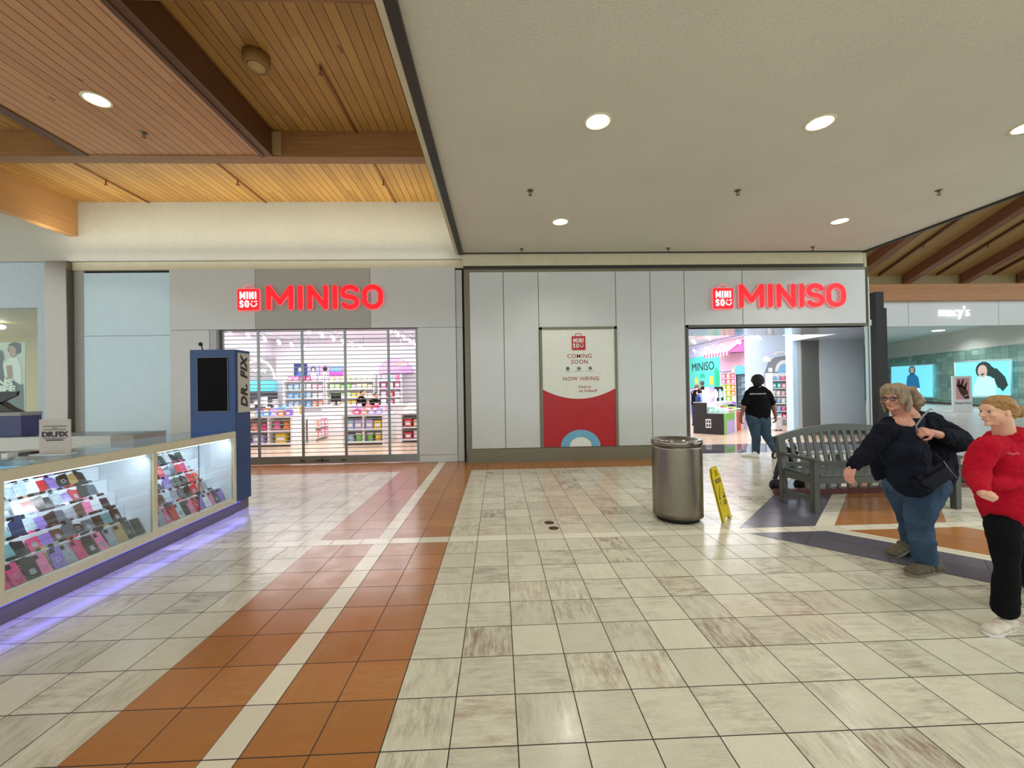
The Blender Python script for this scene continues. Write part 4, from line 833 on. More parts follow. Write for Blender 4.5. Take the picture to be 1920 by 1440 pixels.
for i in range(9):
    p = a0.lerp(a1, .12)+e*(.12+i*.24); pack('bottle', ['dark blue', 'sky blue', 'lilac', 'dark blue', 'dark blue', 'white', 'sky blue', 'lilac', 'white'][i], .15, .15, .30, (p.x, p.y, hi), 'bottle %s along the high step of the island, from the black end' % ordn(i), 'goods on the promotion island')
    p = a0.lerp(a1, .34)+e*(.12+i*.24); pack('box', ['white', 'white', 'pale pink', 'lilac', 'white', 'black', 'mint', 'black', 'white'][i], .14, .06, .5 if i % 2 else .42, (p.x, p.y, hi), 'tall carton %s along the high step of the island, from the black end' % ordn(i), 'goods on the promotion island', rs.uniform(-.4, .4))
for r in range(3):
    for i in range(9):
        c = ['mint', 'white', 'white', 'hot pink', 'green', 'lime', 'dark blue', 'black', 'black'][(i+(r == 1)*0)]; p = a0.lerp(a1, .56+r*.16)+e*(.12+i*.27)
        pack('bag' if r != 0 else 'box', c, .2, .10, .2 if r == 0 else .15, (p.x, p.y, lo), '%s pack, %s from the black end, %s row of the low tray' % (c, ordn(i), ('back', 'middle', 'front')[r]), 'goods on the promotion island', rs.uniform(-.5, .5))
# store beyond the far left window: poster and racks behind glass
lv = mat('store_wall_warm', '#a8935f', .6)
struct(MB().box((-16, 13.4, 0), (-9.45, 13.5, 3.6)).build('wall_far_left', lv)); struct(MB().box((-16, YL+.2, 3.45), (-9.45, 13.4, 3.55)).build('ceiling_8', lv)); struct(MB().box((-9.55, YL+.3, 0), (-9.43, 13.4, 3.6)).build('wall_far_left_1', lv))
struct(MB().box((-14, YL+.05, 0.02), (-9.71, YL+.058, 3.45)).build('window_1', glass_mat('shop_window', '#f4fbfa', .12)))
t = thing('advert_poster', 'tall window poster with woman in white shirt, cut by photo edge', 'poster', (-10.6, 9.6, 0)); Yp = 9.55
qq = lambda x, y, k=0: W(x, y, Yp-.003*k)
MB().prism([qq(-60, 642), qq(47, 642), qq(47, 800), qq(-60, 800)], (0, .02, 0)).build('print', mat('poster_ground', '#d9d4c2', .5), t)
for k, (pts, mt) in enumerate((([(2, 800), (6, 742), (14, 712), (30, 710), (44, 722), (46, 800)], mat('jeans_dark', '#4b5560', .6)),
        ([(2, 700), (6, 682), (16, 672), (32, 670), (40, 690), (40, 722), (22, 712), (12, 706)], mat('tee_white', '#f1efe8', .6)), ([(11, 686), (22, 684), (24, 704), (20, 718), (8, 720), (14, 706)], mat('poster_arm', '#b98468', .6)),
        ([(14, 655), (17, 645), (26, 641), (38, 644), (38, 660), (34, 664), (16, 660)], ink), ([(16, 650), (24, 648), (30, 654), (30, 664), (24, 671), (18, 666)], mat('poster_face', '#c79a80', .6)),
        ([(-60, 800), (-60, 660), (-14, 660), (2, 678), (6, 700), (4, 742), (0, 800)], mat('poster_jacket', '#2e3a3c', .6)), ([(-4, 660), (2, 656), (6, 672), (2, 680)], ink))):
    MB().prism([qq(x, y, k+1) for x, y in pts], (0, .002, 0)).build('printed_figure', mt, t)
for s, (x, y) in (('NS', (9, 718)), ('IFE', (14, 730))):
    text('lettering', s, .19, mat('letter_cream', '#f4f2e6', .5), t, tuple(qq(x, y, 10)), xs=1.4, bold=.012)
t = thing('clothing_rack', 'rail of dark clothing behind the far left window', 'clothes rack', (-10.3, 9.9, 0))
MB().tube([(-11.6, 9.9, 1.22), (-9.75, 9.9, 1.22)], .015).tube([(-9.8, 9.9, 0), (-9.8, 9.9, 1.22)], .015).tube([(-11.6, 9.9, 0), (-11.6, 9.9, 1.22)], .015).build('rail', steel, t)
for i in range(14):
    x = -11.5+i*.125; tag(MB().loft([((x, 9.9, .35), .045, .24, .1), ((x, 9.9, .8), .05, .22, .1), ((x, 9.9, 1.08), .04, .2, .1), ((x, 9.9, 1.18), .012, .03, 0)], 12).build('hanging_garment', pm(['black', 'grey', 'dark blue'][i % 3], '#30343a')), '%s hanging garment, %s on the rail behind far left window' % (['black', 'grey', 'dark blue'][i % 3], ordn(i)), 'clothes', 'garments on the rail')
for i, (x, y) in enumerate(((0, 613), (66, 597), (45, 583))):
    p = W(x, y, 10.6); tag(MB().ell(p, (.1, .1, .06)).build('shop_spotlight', spot), ['glowing lamp in far left window, at the photo edge', 'glowing lamp in far left window, beside the window edge', 'glowing lamp in far left window, topmost of three'][i], 'spotlight', 'lamps in the far left window')

# ------------------------------------------------------------------ signs on the shop fronts
red_lit = mat('letter_red', '#e00a1c', .4, emit='#ff0818', es=1.15)
rim = mat('letter_rim', '#f4a3a8', .4, emit='#ff8c92', es=.25)
red_flat = mat('red_print', '#b8141d', .5); wlit = mat('logo_white_lit', '#ffffff', .5, emit='#ffffff', es=.9)
def arc(cx, cy, rx, ry, a0, a1, n=12): return [(cx+rx*math.cos(a0+(a1-a0)*i/n), cy+ry*math.sin(a0+(a1-a0)*i/n)) for i in range(n+1)]
GL = {'M': (1.0, [[(0, 0), (0, 1)], [(0, 1), (.5, .26), (1, 1)], [(1, 1), (1, 0)]]), 'I': (0, [[(0, 0), (0, 1)]]), 'N': (.72, [[(0, 0), (0, 1)], [(0, 1), (.72, 0)], [(.72, 0), (.72, 1)]]),
      'S': (.66, [[(.64, .84)]+arc(.33, .75, .33, .25, .5, PI*.5, 4)+arc(.33, .75, .33, .25, PI*.5, PI*1.3, 8)+arc(.33, .25, .33, .25, PI*.42, -PI*.5, 9)+arc(.33, .25, .33, .25, -PI*.5, -PI*.85, 5)]),
      'O': (.74, [arc(.37, .63, .37, .37, 0, PI, 12)+arc(.37, .37, .37, .37, PI, 2*PI, 12)+[(.74, .63)]])}
def stroke(mb, pts, w, f, d, y0):
    """ribbon of round-ended segments in the plane, thickness d"""
    for kk, (a, b) in enumerate(zip(pts[:-1], pts[1:])):
        ax, az = f(*a); bx, bz = f(*b); L = math.hypot(bx-ax, bz-az)
        if L < 1e-5: continue
        t = math.atan2(bz-az, bx-ax); P = []
        for c0, s0 in (((bx, bz), -PI/2), ((ax, az), PI/2)):
            for i in range(7): P.append((c0[0]+w/2*math.cos(t+s0+PI*i/6), y0, c0[1]+w/2*math.sin(t+s0+PI*i/6)))
        mb.nseg = getattr(mb, 'nseg', 0)+1; mb.prism(P, (0, -d-mb.nseg*.00009, 0))
def brand_sign(label, lx, lz, lw, x0, z0, x1, z1, Y, name='shop_sign'):
    t = thing(name, label, 'sign', ((lx+x1)/2, Y, (z0+z1)/2), 'lit red signs on the two shop fronts')
    # bag-shaped logo
    lh = lw*1.0; d = .05
    b = MB().rbox((lx, Y-.03-d, lz), (lx+lw, Y-.03, lz+lh), lw*.07, 4, 'y').build('logo_box', red_lit, t)
    MB().rbox((lx-.012, Y-.03-d*.8, lz-.012), (lx+lw+.012, Y-.001, lz+lh+.012), lw*.08, 4, 'y').build('logo_rim', rim, t)
    hx, hz = lx+lw*.5, lz+lh
    MB().tube([(hx-lw*.19, Y-.06, hz-.01), (hx-lw*.19, Y-.06, hz+lw*.10), (hx-lw*.13, Y-.06, hz+lw*.17), (hx+lw*.13, Y-.06, hz+lw*.17), (hx+lw*.19, Y-.06, hz+lw*.10), (hx+lw*.19, Y-.06, hz-.01)], lw*.035, 8).build('logo_handle', rim, t)
    y = Y-.03-d
    def lg(s, cx, cz, h, w):
        tot = sum(GL[c][0] for c in s)*h*.64+(len(s)-1)*h*.43; x = cx-tot/2; mb = MB()
        for c in s:
            for st in GL[c][1]: stroke(mb, st, w, lambda u, v: (x+u*h*.64, cz+(v-.5)*h), .008, y)
            x += GL[c][0]*h*.64+h*.43
        return mb
    lg('MINI', lx+lw*.5, lz+lh*.70, lw*.29, lw*.068).build('logo_word', wlit, t)
    lg('SO', lx+lw*.33, lz+lh*.30, lw*.28, lw*.066).build('logo_word', wlit, t)
    sm = MB(); fx, fz = lx+lw*.76, lz+lh*.29
    stroke(sm, arc(fx, fz+.02*lw, lw*.13, lw*.13, PI, 2*PI, 8), lw*.045, lambda u, v: (u, v), .008, y)
    stroke(sm, [(fx-lw*.08, fz+lw*.12), (fx-lw*.07, fz+lw*.12)], lw*.06, lambda u, v: (u, v), .008, y); stroke(sm, [(fx+lw*.05, fz+lw*.12), (fx+lw*.14, fz+lw*.13)], lw*.05, lambda u, v: (u, v), .008, y)
    sm.build('logo_smile', wlit, t)
    # letters
    s = 'MINISO'; W_ = (x1-x0); H_ = z1-z0; sw = H_*.19
    gap = {0: .42, 1: .42, 2: .42, 3: .34, 4: .33}
    tot = sum(GL[c][0] for c in s)+sum(gap.values()); ks = (W_-sw)/tot; x = x0+sw/2
    for i, c in enumerate(s):
        mb = MB(); rb = MB()
        for st in GL[c][1]:
            f = lambda u, v: (x+u*ks, z0+sw/2+v*(H_-sw))
            stroke(mb, st, sw, f, .012, Y-.062); stroke(rb, st, sw+.016, f, .05, Y-.012)
        L = mb.build('letter', red_lit, t); rb.build('letter_side', rim, L)
        x += (GL[c][0]+gap.get(i, 0))*ks
    return t
brand_sign('lit red shop sign with bag logo above the closed shutter', -5.52, 3.335, .455, -4.925, 3.335, -2.45, 3.87, YL)
brand_sign('lit red shop sign with bag logo above the open entrance', 4.70, 3.235, .445, 5.285, 3.25, 7.68, 3.775, YR)

# poster on the right front ------------------------------------------------
t = thing('coming_soon_poster', 'framed white and red coming soon poster on the white panels', 'poster', (1.75, YR, .3))
fg = MB(); x0, x1, z0, z1 = .905, 2.59, .288, 2.885
fg.box((x0, YR-.03, z0), (x0+.055, YR-.001, z1)).box((x1-.055, YR-.03, z0), (x1, YR-.001, z1)).box((x0, YR-.03, z1-.055), (x1, YR-.001, z1)).build('frame', frame_green, t)
pw = mat('poster_white', '#e1e3da', .35); px0, px1, pz0, pz1 = x0+.05, x1-.05, z0+.015, z1-.05
MB().box((px0, YR-.014, pz0), (px1, YR-.002, pz1)).build('paper', pw, t)
pcx = (px0+px1)/2; prd = mat('poster_red', '#b3121c', .4)
curve = [(px0+(px1-px0)*i/24, 1.545-.215*(1-((i-12)/12)**2)) for i in range(25)]
MB().prism([(px0, YR-.0145, pz0)]+[(x, YR-.0145, z) for x, z in curve]+[(px1, YR-.0145, pz0)], (0, -.002, 0)).build('red_field', prd, t)
fa = mat('poster_doodle', '#c8404a', .4); db = 0
for cx, cz, r in ((2.05, 1.22, .08), (2.16, 1.22, .06), (1.25, 1.08, .09), (2.40, 1.12, .07), (1.62, 1.05, .1), (2.33, .92, .09), (1.2, .62, .07), (2.42, .55, .08), (1.1, .85, .06), (2.0, .85, .05)):
    MB().tube([(cx+r*math.cos(a), YR-.017, cz+r*.8*math.sin(a)) for a in [2*PI*i/14 for i in range(15)]], .004, 4).build('doodle', fa, t)
# plain generic picture at the foot of the poster in place of the character: a soft blue-and-white mound
MB().prism([(1.33, YR-.0175, pz0)]+[(1.76+.43*math.cos(a), YR-.0175, pz0+.36*math.sin(a)) for a in [PI-PI*i/16 for i in range(17)]], (0, -.001, 0)).build('blue_mound', mat('mound_blue', '#6fb0cf', .4), t)
MB().prism([(1.76+.24*math.cos(a), YR-.019, pz0+.20*math.sin(a)) for a in [PI*i/14 for i in range(15)]], (0, -.001, 0)).build('white_mound', mat('mound_white', '#e9ece4', .4), t)
lw, lx, lz = .30, pcx-.145, 2.38
MB().rbox((lx, YR-.017, lz), (lx+lw, YR-.0145, lz+.305), .015, 3, 'y').build('logo_box', prd, t)
MB().tube([(pcx-.06, YR-.016, lz+.30), (pcx-.06, YR-.016, lz+.345), (pcx-.045, YR-.016, lz+.36), (pcx+.05, YR-.016, lz+.36), (pcx+.065, YR-.016, lz+.345), (pcx+.065, YR-.016, lz+.30)], .007, 6).build('logo_handle', prd, t)
mb = MB()
def mini(s, cx, cz, h, w, mb, y):
    tot = sum(GL[c][0] for c in s)*h*.64+(len(s)-1)*h*.43; x = cx-tot/2
    for c in s:
        for st in GL[c][1]: stroke(mb, st, w, lambda u, v: (x+u*h*.64, cz+(v-.5)*h), .002, y)
        x += GL[c][0]*h*.64+h*.43
mini('MINI', pcx+.003, lz+.212, .085, .019, mb, YR-.017); mini('SO', pcx-.055, lz+.098, .083, .019, mb, YR-.017)
stroke(mb, arc(pcx+.07, lz+.105, .036, .036, PI, 2*PI, 8), .015, lambda u, v: (u, v), .002, YR-.017); stroke(mb, [(pcx+.045, lz+.133), (pcx+.05, lz+.133)], .014, lambda u, v: (u, v), .002, YR-.017); stroke(mb, [(pcx+.08, lz+.133), (pcx+.10, lz+.134)], .012, lambda u, v: (u, v), .002, YR-.017)
mb.build('logo_word', pw, t)
pink_r = mat('ink_red', '#9c1f2c', .5)
for s, x, z, sz in (('COMING', pcx+.02, 2.25, .125), ('SOON', pcx+.02, 2.125, .125), ('NOW HIRING', pcx+.045, 1.76, .118)):
    text('lettering', s, sz, pink_r, t, (x, YR-.0155, z), bold=.0004, sp=1.10)
for s, z in (('Find us', 1.585), ('on Indeed!', 1.50)): text('lettering', s, .088, pink_r, t, (pcx-.01, YR-.0155, z), align='LEFT', bold=.0008, sp=1.05)
gk = mat('icon_dark', '#3a3a38', .5)
for i, x in enumerate((-.24, .005, .25)):
    MB().cyl((pcx+x, YR-.0145, 1.985), (pcx+x, YR-.0165, 1.985), .038, n=24).build('icon_disc', gk, t)
    m2 = MB(); c = (pcx+x, 1.985)
    if i == 0:
        m2.tube([(c[0]+.014*math.cos(a), YR-.0172, c[1]+.014*math.sin(a)) for a in [2*PI*k/10 for k in range(11)]], .002, 4); m2.build('icon_mark', pw, t)
    elif i == 1: text('icon_mark', 'f', .07, pw, t, (c[0], YR-.017, c[1]), bold=.002)
    else:
        stroke(m2, [(.006, .022), (.006, -.008)]+arc(-.004, -.01, .01, .01, 0, -PI*1.3, 8), .006, lambda u, v: (c[0]+u, c[1]+v), .001, YR-.0165); stroke(m2, [(.006, .022), (.018, .012)], .006, lambda u, v: (c[0]+u, c[1]+v), .001, YR-.0165); m2.build('icon_mark', pw, t)
    w2 = .06 if i == 0 else .095
    MB().box((pcx+x-w2, YR-.016, 1.918), (pcx+x+w2, YR-.0145, 1.925)).build('caption_line', gk, t)

# roller grille --------------------------------------------------------------
gs = mat('grille_metal', '#8d9390', .35, .6)
t = thing('security_grille', 'closed silver roller grille with horizontal rods across the left entrance', 'shutter', (-3.85, 9.0, 0))
GY = 9.0; nrod = 31
for i in range(nrod):
    z = .26+i*(2.90-.26)/(nrod-1); MB().cyl((-5.96, GY, z), (-1.74, GY, z), .0085, n=8).build('rod', gs, t)
for x in (-5.93, -5.18, -4.246, -3.326, -2.388, -1.77):
    MB().box((x-.026, GY-.014, .18), (x+.026, GY+.014, 2.95)).build('link_strap', gs, t)
bb_ = MB().box((-5.96, GY-.03, .02), (-1.735, GY+.03, .185)).build('bottom_bar', gs, t, bevel=.006)
lm = MB(); 
MB().box((-3.98, GY-.045, .075), (-3.68, GY-.03, .095)).build('lock_bar', darkmetal, bb_); MB().cyl((-3.83, GY-.05, .06), (-3.83, GY-.05, .15), .012, n=8).build('lock_handle', darkmetal, bb_)
for x in (-4.25, -3.38): MB().box((x-.05, GY-.038, .07), (x+.05, GY-.03, .1)).build('lock_plate', darkmetal, bb_)
struct(MB().box((-5.96, YL+.06, 2.93), (-1.735, YL+.2, 2.97)).build('trim_50', darkmetal))

# ------------------------------------------------------------------ phone repair kiosk
KX, KY0, KY1 = -3.45, 2.93, 5.47
kw = mat('kiosk_cream', '#d8cfb4', .35); kpl = mat('kiosk_plinth', '#6c6367', .45); kwi = mat('kiosk_white', '#eef3f8', .4); kg = glass_mat('kiosk_glass', '#f4fbff', .45)
kio = thing('kiosk_counter', 'cream framed glass display counter full of phone cases', 'counter', (-3.75, 4.2, 0))
MB().box((KX-.62, 1.7, 0), (KX-.04, KY1+.02, .145)).build('plinth', kpl, kio)
fr = MB()
fr.box((KX-.62, 1.7, .145), (KX, KY1, .215)).build('base_board', kw, kio)
MB().box((KX-.05, 1.7, 1.0), (KX, KY1, 1.085)).build('top_rail', kw, kio, bevel=.004)
for y, w2 in ((KY0-.04, .07), (4.19, .045), (KY1-.045, .045)): MB().box((KX-.04, y, .215), (KX, y+w2, 1.0)).build('post', kw, kio)
MB().box((KX-.62, KY0-.08, .145), (KX-.001, KY0-.045, 1.085)).build('end_panel', kwi, kio); MB().box((KX-.62, 1.7, .145), (KX-.01, KY0-.08, 1.085)).build('cabinet_body', kw, kio)
MB().box((KX-.60, KY1-.02, .215), (KX-.04, KY1, 1.0)).build('end_panel', kwi, kio)
MB().box((KX-.62, KY0-.045, .215), (KX-.59, KY1, 1.0)).build('back_panel', kwi, kio)
MB().box((KX-.59, 4.20, .215), (KX-.04, 4.225, 1.0)).build('divider', kwi, kio)
for y0, y1 in ((KY0+.03, 4.19), (4.235, KY1-.045)): MB().box((KX-.024, y0, .215), (KX-.018, y1, 1.0)).build('glass_pane', kg, kio)
MB().box((KX-.60, KY0-.02, 1.086), (KX, KY1, 1.094)).build('glass_top', glass_mat('counter_glass', '#f4fbff', .22), kio)
MB().box((KX-.012, 4.82, .22), (KX-.018, 4.825, 1.0)).build('pane_joint', darkmetal, kio)
# stepped risers and the lit strips
kl = mat('case_light', '#ffffff', .5, emit='#e2f0ff', es=6)
NR = 6
def step(r): return KX-.13-r*.080, .235+r*.130       # front edge x, z
for y0, y1, nm in ((KY0, 4.19, 0), (4.235, KY1-.03, 1)):
    for r in range(NR):
        x, z = step(r); MB().box((x-.085, y0, .216), (x, y1, z)).build('riser', kwi, kio)
    MB().box((KX-.058, y0+.03, .985), (KX-.048, y1-.03, .998)).build('light_strip', kl, kio)
    lamp('case_lamp', 'AREA', (KX-.10, (y0+y1)/2, .992), 7.5, (.88, .94, 1), y1-y0-.1, .05, (0, -.35, PI/2)) if False else None
    a = lamp('case_lamp', 'AREA', (KX-.09, (y0+y1)/2, .985), 6.5, (.86, .94, 1), .04, y1-y0-.1, (0, .55, 0))
led = mat('led_blue', '#4a48ff', .4, emit='#3d3aff', es=2.6)
MB().box((KX-.034, 1.75, .132), (KX-.026, KY1+.12, .144)).build('led_strip', led, kio)
lamp('led_lamp', 'AREA', (KX-.012, 3.75, .14), 5.0, (.18, .16, 1), .03, 3.9, (0, -.75, 0))
# the phone cases
PC = {'black': '#17181d', 'clear smoke': '#5b646c', 'navy': '#202c55', 'lilac': '#8e74c4', 'pink': '#e77ba3', 'hot pink': '#d13d74', 'red': '#c9242e', 'rose gold': '#c98f86', 'gold glitter': '#c2a368', 'white': '#e3e4ea', 'green': '#47594a', 'silver glitter': '#a9adb8', 'teal': '#5f8f93', 'orange': '#dc4c2c', 'brown': '#5a463e', 'clear': '#b9c9d3'}
PM = {k: mat('case_'+k.replace(' ', '_'), v, .22, noise=(.9 if 'glitter' in k else .25), nscale=(260 if 'glitter' in k else 40), metal=(.3 if 'g' in k and 'glitter' in k else 0)) for k, v in PC.items()}
cam_m = mat('case_camera', '#0c0c10', .15)
proto = {}
def phone_case(col, loc, label, tilt, rz, grp, style):
    k = (col, style)
    if k not in proto:
        t = thing('phone_case', label, 'phone case', (0, 0, 0), grp)
        w2, h = .042, .170
        MB().rbox((-.005, -w2, 0), (.005, w2, h), .011, 4, 'x').build('shell', PM[col], t)
        MB().rbox((.0045, -w2+.005, h-.043), (.0075, -.001, h-.006), .009, 3, 'x').build('camera_cutout', cam_m, t)
        if style == 1: MB().tube([(.006, .016*math.cos(a), .066+.016*math.sin(a)) for a in [2*PI*i/12 for i in range(13)]], .0018, 5).build('ring_mark', PM['white'], t)
        if style == 2: MB().rbox((.0045, -.018, .03), (.0065, .018, .075), .006, 3, 'x').build('printed_patch', PM['silver glitter' if col != 'silver glitter' else 'pink'], t)
        if style == 3: MB().rbox((-.007, -w2-.003, -.003), (.001, w2+.003, h+.003), .013, 4, 'x').build('clear_bumper', PM['white'], t)
        proto[k] = t; o = t
    else: o = copy_tree(proto[k], loc, label); o['group'] = grp
    o.location = loc; o.rotation_euler = (0, tilt, rz); return o
rp = random.Random(11)
S0 = [['pink', 'rose gold', 'pink', 'pink', 'navy', 'clear', 'clear', 'white', 'red', 'lilac', 'black', 'gold glitter', 'black'],
      ['black', 'navy', 'lilac', 'black', 'clear smoke', 'silver glitter', 'rose gold', 'brown', 'black', 'clear', 'lilac', 'red', 'black', 'clear smoke'],
      ['red', 'clear smoke', 'black', 'teal', 'navy', 'clear', 'lilac', 'black', 'clear smoke', 'silver glitter', 'brown', 'pink', 'white', 'black'],
      ['white', 'navy', 'teal', 'black', 'hot pink', 'lilac', 'brown', 'clear smoke', 'black', 'clear smoke', 'black', 'teal', 'black'],
      ['silver glitter', 'rose gold', 'black', 'black', 'gold glitter', 'silver glitter', 'black', 'red', 'black', 'black', 'gold glitter', 'brown', 'black'],
      ['hot pink', 'hot pink', 'black', 'pink', 'lilac', 'silver glitter', 'hot pink', 'black', 'pink', 'silver glitter', 'gold glitter', 'black', 'black']]
S1 = [['pink', 'lilac', 'white', 'orange', 'pink', 'clear', 'clear smoke', 'green', 'white', 'black', 'green'],
      ['lilac', 'silver glitter', 'white', 'brown', 'navy', 'black', 'red', 'navy', 'clear smoke', 'red', 'hot pink', 'white'],
      ['red', 'rose gold', 'black', 'navy', 'black', 'lilac', 'clear smoke', 'green', 'black', 'red', 'orange'],
      ['black', 'clear smoke', 'red', 'brown', 'clear', 'silver glitter', 'clear smoke', 'black', 'red', 'rose gold', 'silver glitter'],
      ['teal', 'black', 'orange', 'navy', 'lilac', 'red', 'green', 'brown', 'clear smoke', 'white', 'green'],
      ['lilac', 'silver glitter', 'hot pink', 'red', 'clear', 'black', 'pink', 'red', 'lilac', 'white', 'pink', 'navy', 'lilac']]
for bay, (S, y0, y1, nm) in enumerate(((S0, KY0+.05, 4.03, 'nearer'), (S1, 4.27, 5.22, 'farther'))):
    for q, cols in enumerate(S):
        r = NR-1-q; n = len(cols); yy1 = y1 + (NR-1-r)*.03
        for i, c in enumerate(cols):
            y = y0+(yy1-y0)*(i+.5)/n; x, z = step(r)
            xb, zb = (x+.035, z-.0) if r == 0 else (x+.052, step(r-1)[1])
            if r == 0: xb, zb = KX-.075, .218
            lab = '%s phone case, %s from the near end, %s row from the top, %s showcase' % (c, ordn(i), ordn(q), nm)
            phone_case(c, (xb, y+rp.uniform(-.006, .006), zb+.001), lab, -.42-rp.uniform(0, .12), rp.uniform(-.2, .2), 'phone cases in the lit showcase', rp.choice((0, 0, 1, 2, 3)))
# rear counter of the kiosk
rc = thing('rear_counter', 'white counter of the kiosk behind the glass display counter', 'counter', (-6, 5.9, 0))
MB().box((-7.6, 5.68, 0), (-4.94, 6.2, .86)).build('body', kpl, rc); MB().box((-7.6, 5.66, .86), (-5.22, 6.2, 1.045)).build('front_panel', mat('rear_panel', '#cfd3cf', .4), rc); MB().box((-5.22, 5.66, .86), (-4.92, 6.2, 1.045)).build('end_panel', mat('rear_end', '#a49d96', .4), rc)
MB().box((-7.6, 5.62, 1.045), (-4.90, 6.24, 1.053)).build('glass_top', kg, rc)
tb = thing('terminal_box', 'dark blue box with grey top edge on the rear counter', 'box', (-6.75, 5.75, 1.053))
MB().box((-7.3, 5.7, 1.053), (-6.42, 5.95, 1.33)).build('body', mat('kiosk_navy', '#2a3567', .45), tb); MB().box((-7.3, 5.69, 1.33), (-6.42, 5.96, 1.375)).build('top_edge', mat('edge_grey', '#8a8c8b', .4), tb)
t = thing('point_of_sale_screen', 'black tilted screen back on the blue box at photo edge', 'monitor', (-6.75, 5.8, 1.375))
MB().prism([(-7.0, 5.82, 1.43), (-6.62, 5.82, 1.60), (-6.60, 5.82, 1.66), (-7.0, 5.82, 1.66)], (0, .03, 0)).build('screen', cases_blk, t); MB().prism([(-6.95, 5.8, 1.376), (-6.60, 5.8, 1.376), (-6.72, 5.8, 1.43), (-6.85, 5.8, 1.52), (-6.95, 5.8, 1.5)], (0, .12, 0)).build('stand', cases_blk, t)
# things on the glass counter
t = thing('counter_sign', 'grey acrylic sign with bold black shop name on the glass counter', 'sign', (-3.79, 3.62, 1.094))
q = [W(74, 865, 3.62), W(128, 857, 3.62), W(128, 786, 3.62), W(74, 790, 3.62)]; zb = 1.096
q = [Vector((-3.93, 3.62, zb)), Vector((-3.67, 3.62, zb)), Vector((-3.67, 3.62, 1.392)), Vector((-3.93, 3.62, 1.392))]
MB().prism(q, (0, .006, 0)).build('card', mat('card_grey', '#b9aea4', .4), t); MB().box((-3.94, 3.55, 1.095), (-3.66, 3.66, 1.101)).build('foot', mat('acrylic', '#cfd6d4', .2), t)
text('lettering', 'DR.FIX', .062, ink, t, (-3.80, 3.617, 1.262), bold=.002, xs=1.15)
for s, z, sz in (('PROFESSIONAL PHONE REPAIR', 1.333, .0125), ('IPHONE', 1.318, .011), ('TABLETS AND LAPTOPS', 1.303, .0125), ('THE ORIGINAL SHOP', 1.226, .011), ('412-000-0000', 1.213, .015)):
    pass
for z, w3 in ((1.333, .19), (1.318, .04), (1.304, .18), (1.229, .18)): MB().box((-3.80-w3/2, 3.616, z-.0035), (-3.80+w3/2, 3.6175, z+.0035)).build('small_print', mat('print_dim', '#5c5452', .6), t)
MB().box((-3.87, 3.616, 1.209), (-3.73, 3.6175, 1.219)).build('small_print', ink, t)
t = thing('charger_block', 'white cube charger with black cylinder on the rear counter', 'charger', (-5.05, 4.3, 1.094))
# stands on the glass top of the side counter that closes the kiosk
sc2 = thing('side_counter', 'white topped kiosk counter with glowing tray at the photo edge', 'counter', (-4.6, 4.2, 0))
MB().box((-5.6, 2.9, 0), (KX-.64, 5.0, .93)).build('body', kwi, sc2); MB().box((-5.6, 2.88, .93), (KX-.64, 5.02, .96)).build('worktop', mat('worktop_pale', '#bcc6cc', .3), sc2)
MB().rbox((-4.99, 4.25, .961), (-4.92, 4.31, 1.02), .006, 3).build('cube', white, t); MB().box((-5.03, 4.24, .98), (-4.99, 4.30, 1.01)).build('plug', mat('plug_teal', '#3d6a78', .4), t); MB().cyl((-4.92, 4.36, .995), (-4.72, 4.40, 1.0), .026, n=14).build('cylinder', cases_blk, t)
t.location = (-4.95, 4.28, .961)
for ch in t.children: ch.location = ch.location + Vector((-5.05, 4.3, 1.094)) - t.location
t = thing('glowing_tray', 'pale blue glowing glass tray on the kiosk counter', 'tray', (-4.35, 3.5, .961))
MB().box((-4.75, 3.3, .961), (-4.12, 3.75, .975)).build('base', kwi, t); MB().box((-4.73, 3.32, .975), (-4.14, 3.73, .985)).build('lit_plate', mat('tray_glow', '#8fd0e6', .3, emit='#8fd4ee', es=.5), t); MB().box((-4.75, 3.72, .975), (-4.12, 3.75, 1.03)).build('rim', mat('tray_rim', '#8b97a3', .4), t)
t = thing('charging_cable', 'thin grey cable hanging from the blue box', 'cable', (-5.3, 4.6, .96))
MB().tube([(-5.45, 4.55, 1.22), (-5.42, 4.5, 1.12), (-5.36, 4.45, 1.02), (-5.25, 4.4, .968), (-5.1, 4.35, .966)], .004, 6).build('wire', mat('wire_grey', '#5c6870', .5), t)
# blue tower
tw = thing('kiosk_tower', 'tall dark blue tower with black screen at the end of the kiosk', 'kiosk tower', (-3.76, 5.65, 0))
nb = mat('tower_blue', '#27467a', .42, noise=.04); nb2 = nb
TX0, TX1, TY0, TY1 = -4.055, -3.47, 5.50, 5.82
MB().box((TX0, TY0, .145), (TX1, TY1, 2.165)).build('body', nb, tw, bevel=.004)
MB().box((TX0-.002, TY0-.01, .0), (TX1-.04, TY1, .144)).build('plinth', kpl, tw)
MB().box((-3.955, TY0-.012, 1.345), (-3.56, TY0-.001, 2.065)).build('screen_frame', mat('screen_frame', '#6c7079', .4), tw); MB().box((-3.947, TY0-.015, 1.353), (-3.568, TY0-.011, 2.057)).build('screen', mat('screen_black', '#030504', .5, spec=.08), tw)
MB().box((TX1+.001, TY0+.045, 1.325), (TX1+.012, TY1-.025, 2.125)).build('sign_plate', mat('plate_beige', '#c9c3b4', .4), tw)
text('lettering', 'DR. FIX', .185, ink, tw, (TX1+.014, (TY0+TY1)/2+.01, 1.725), rot=(PI/2, -PI/2, PI/2), ext=.002, shear=.25, bold=.008, sp=1.12)
t = thing('desk_microphone', 'small black ball microphone on top of the blue tower', 'microphone', (-3.99, 5.6, 2.166))
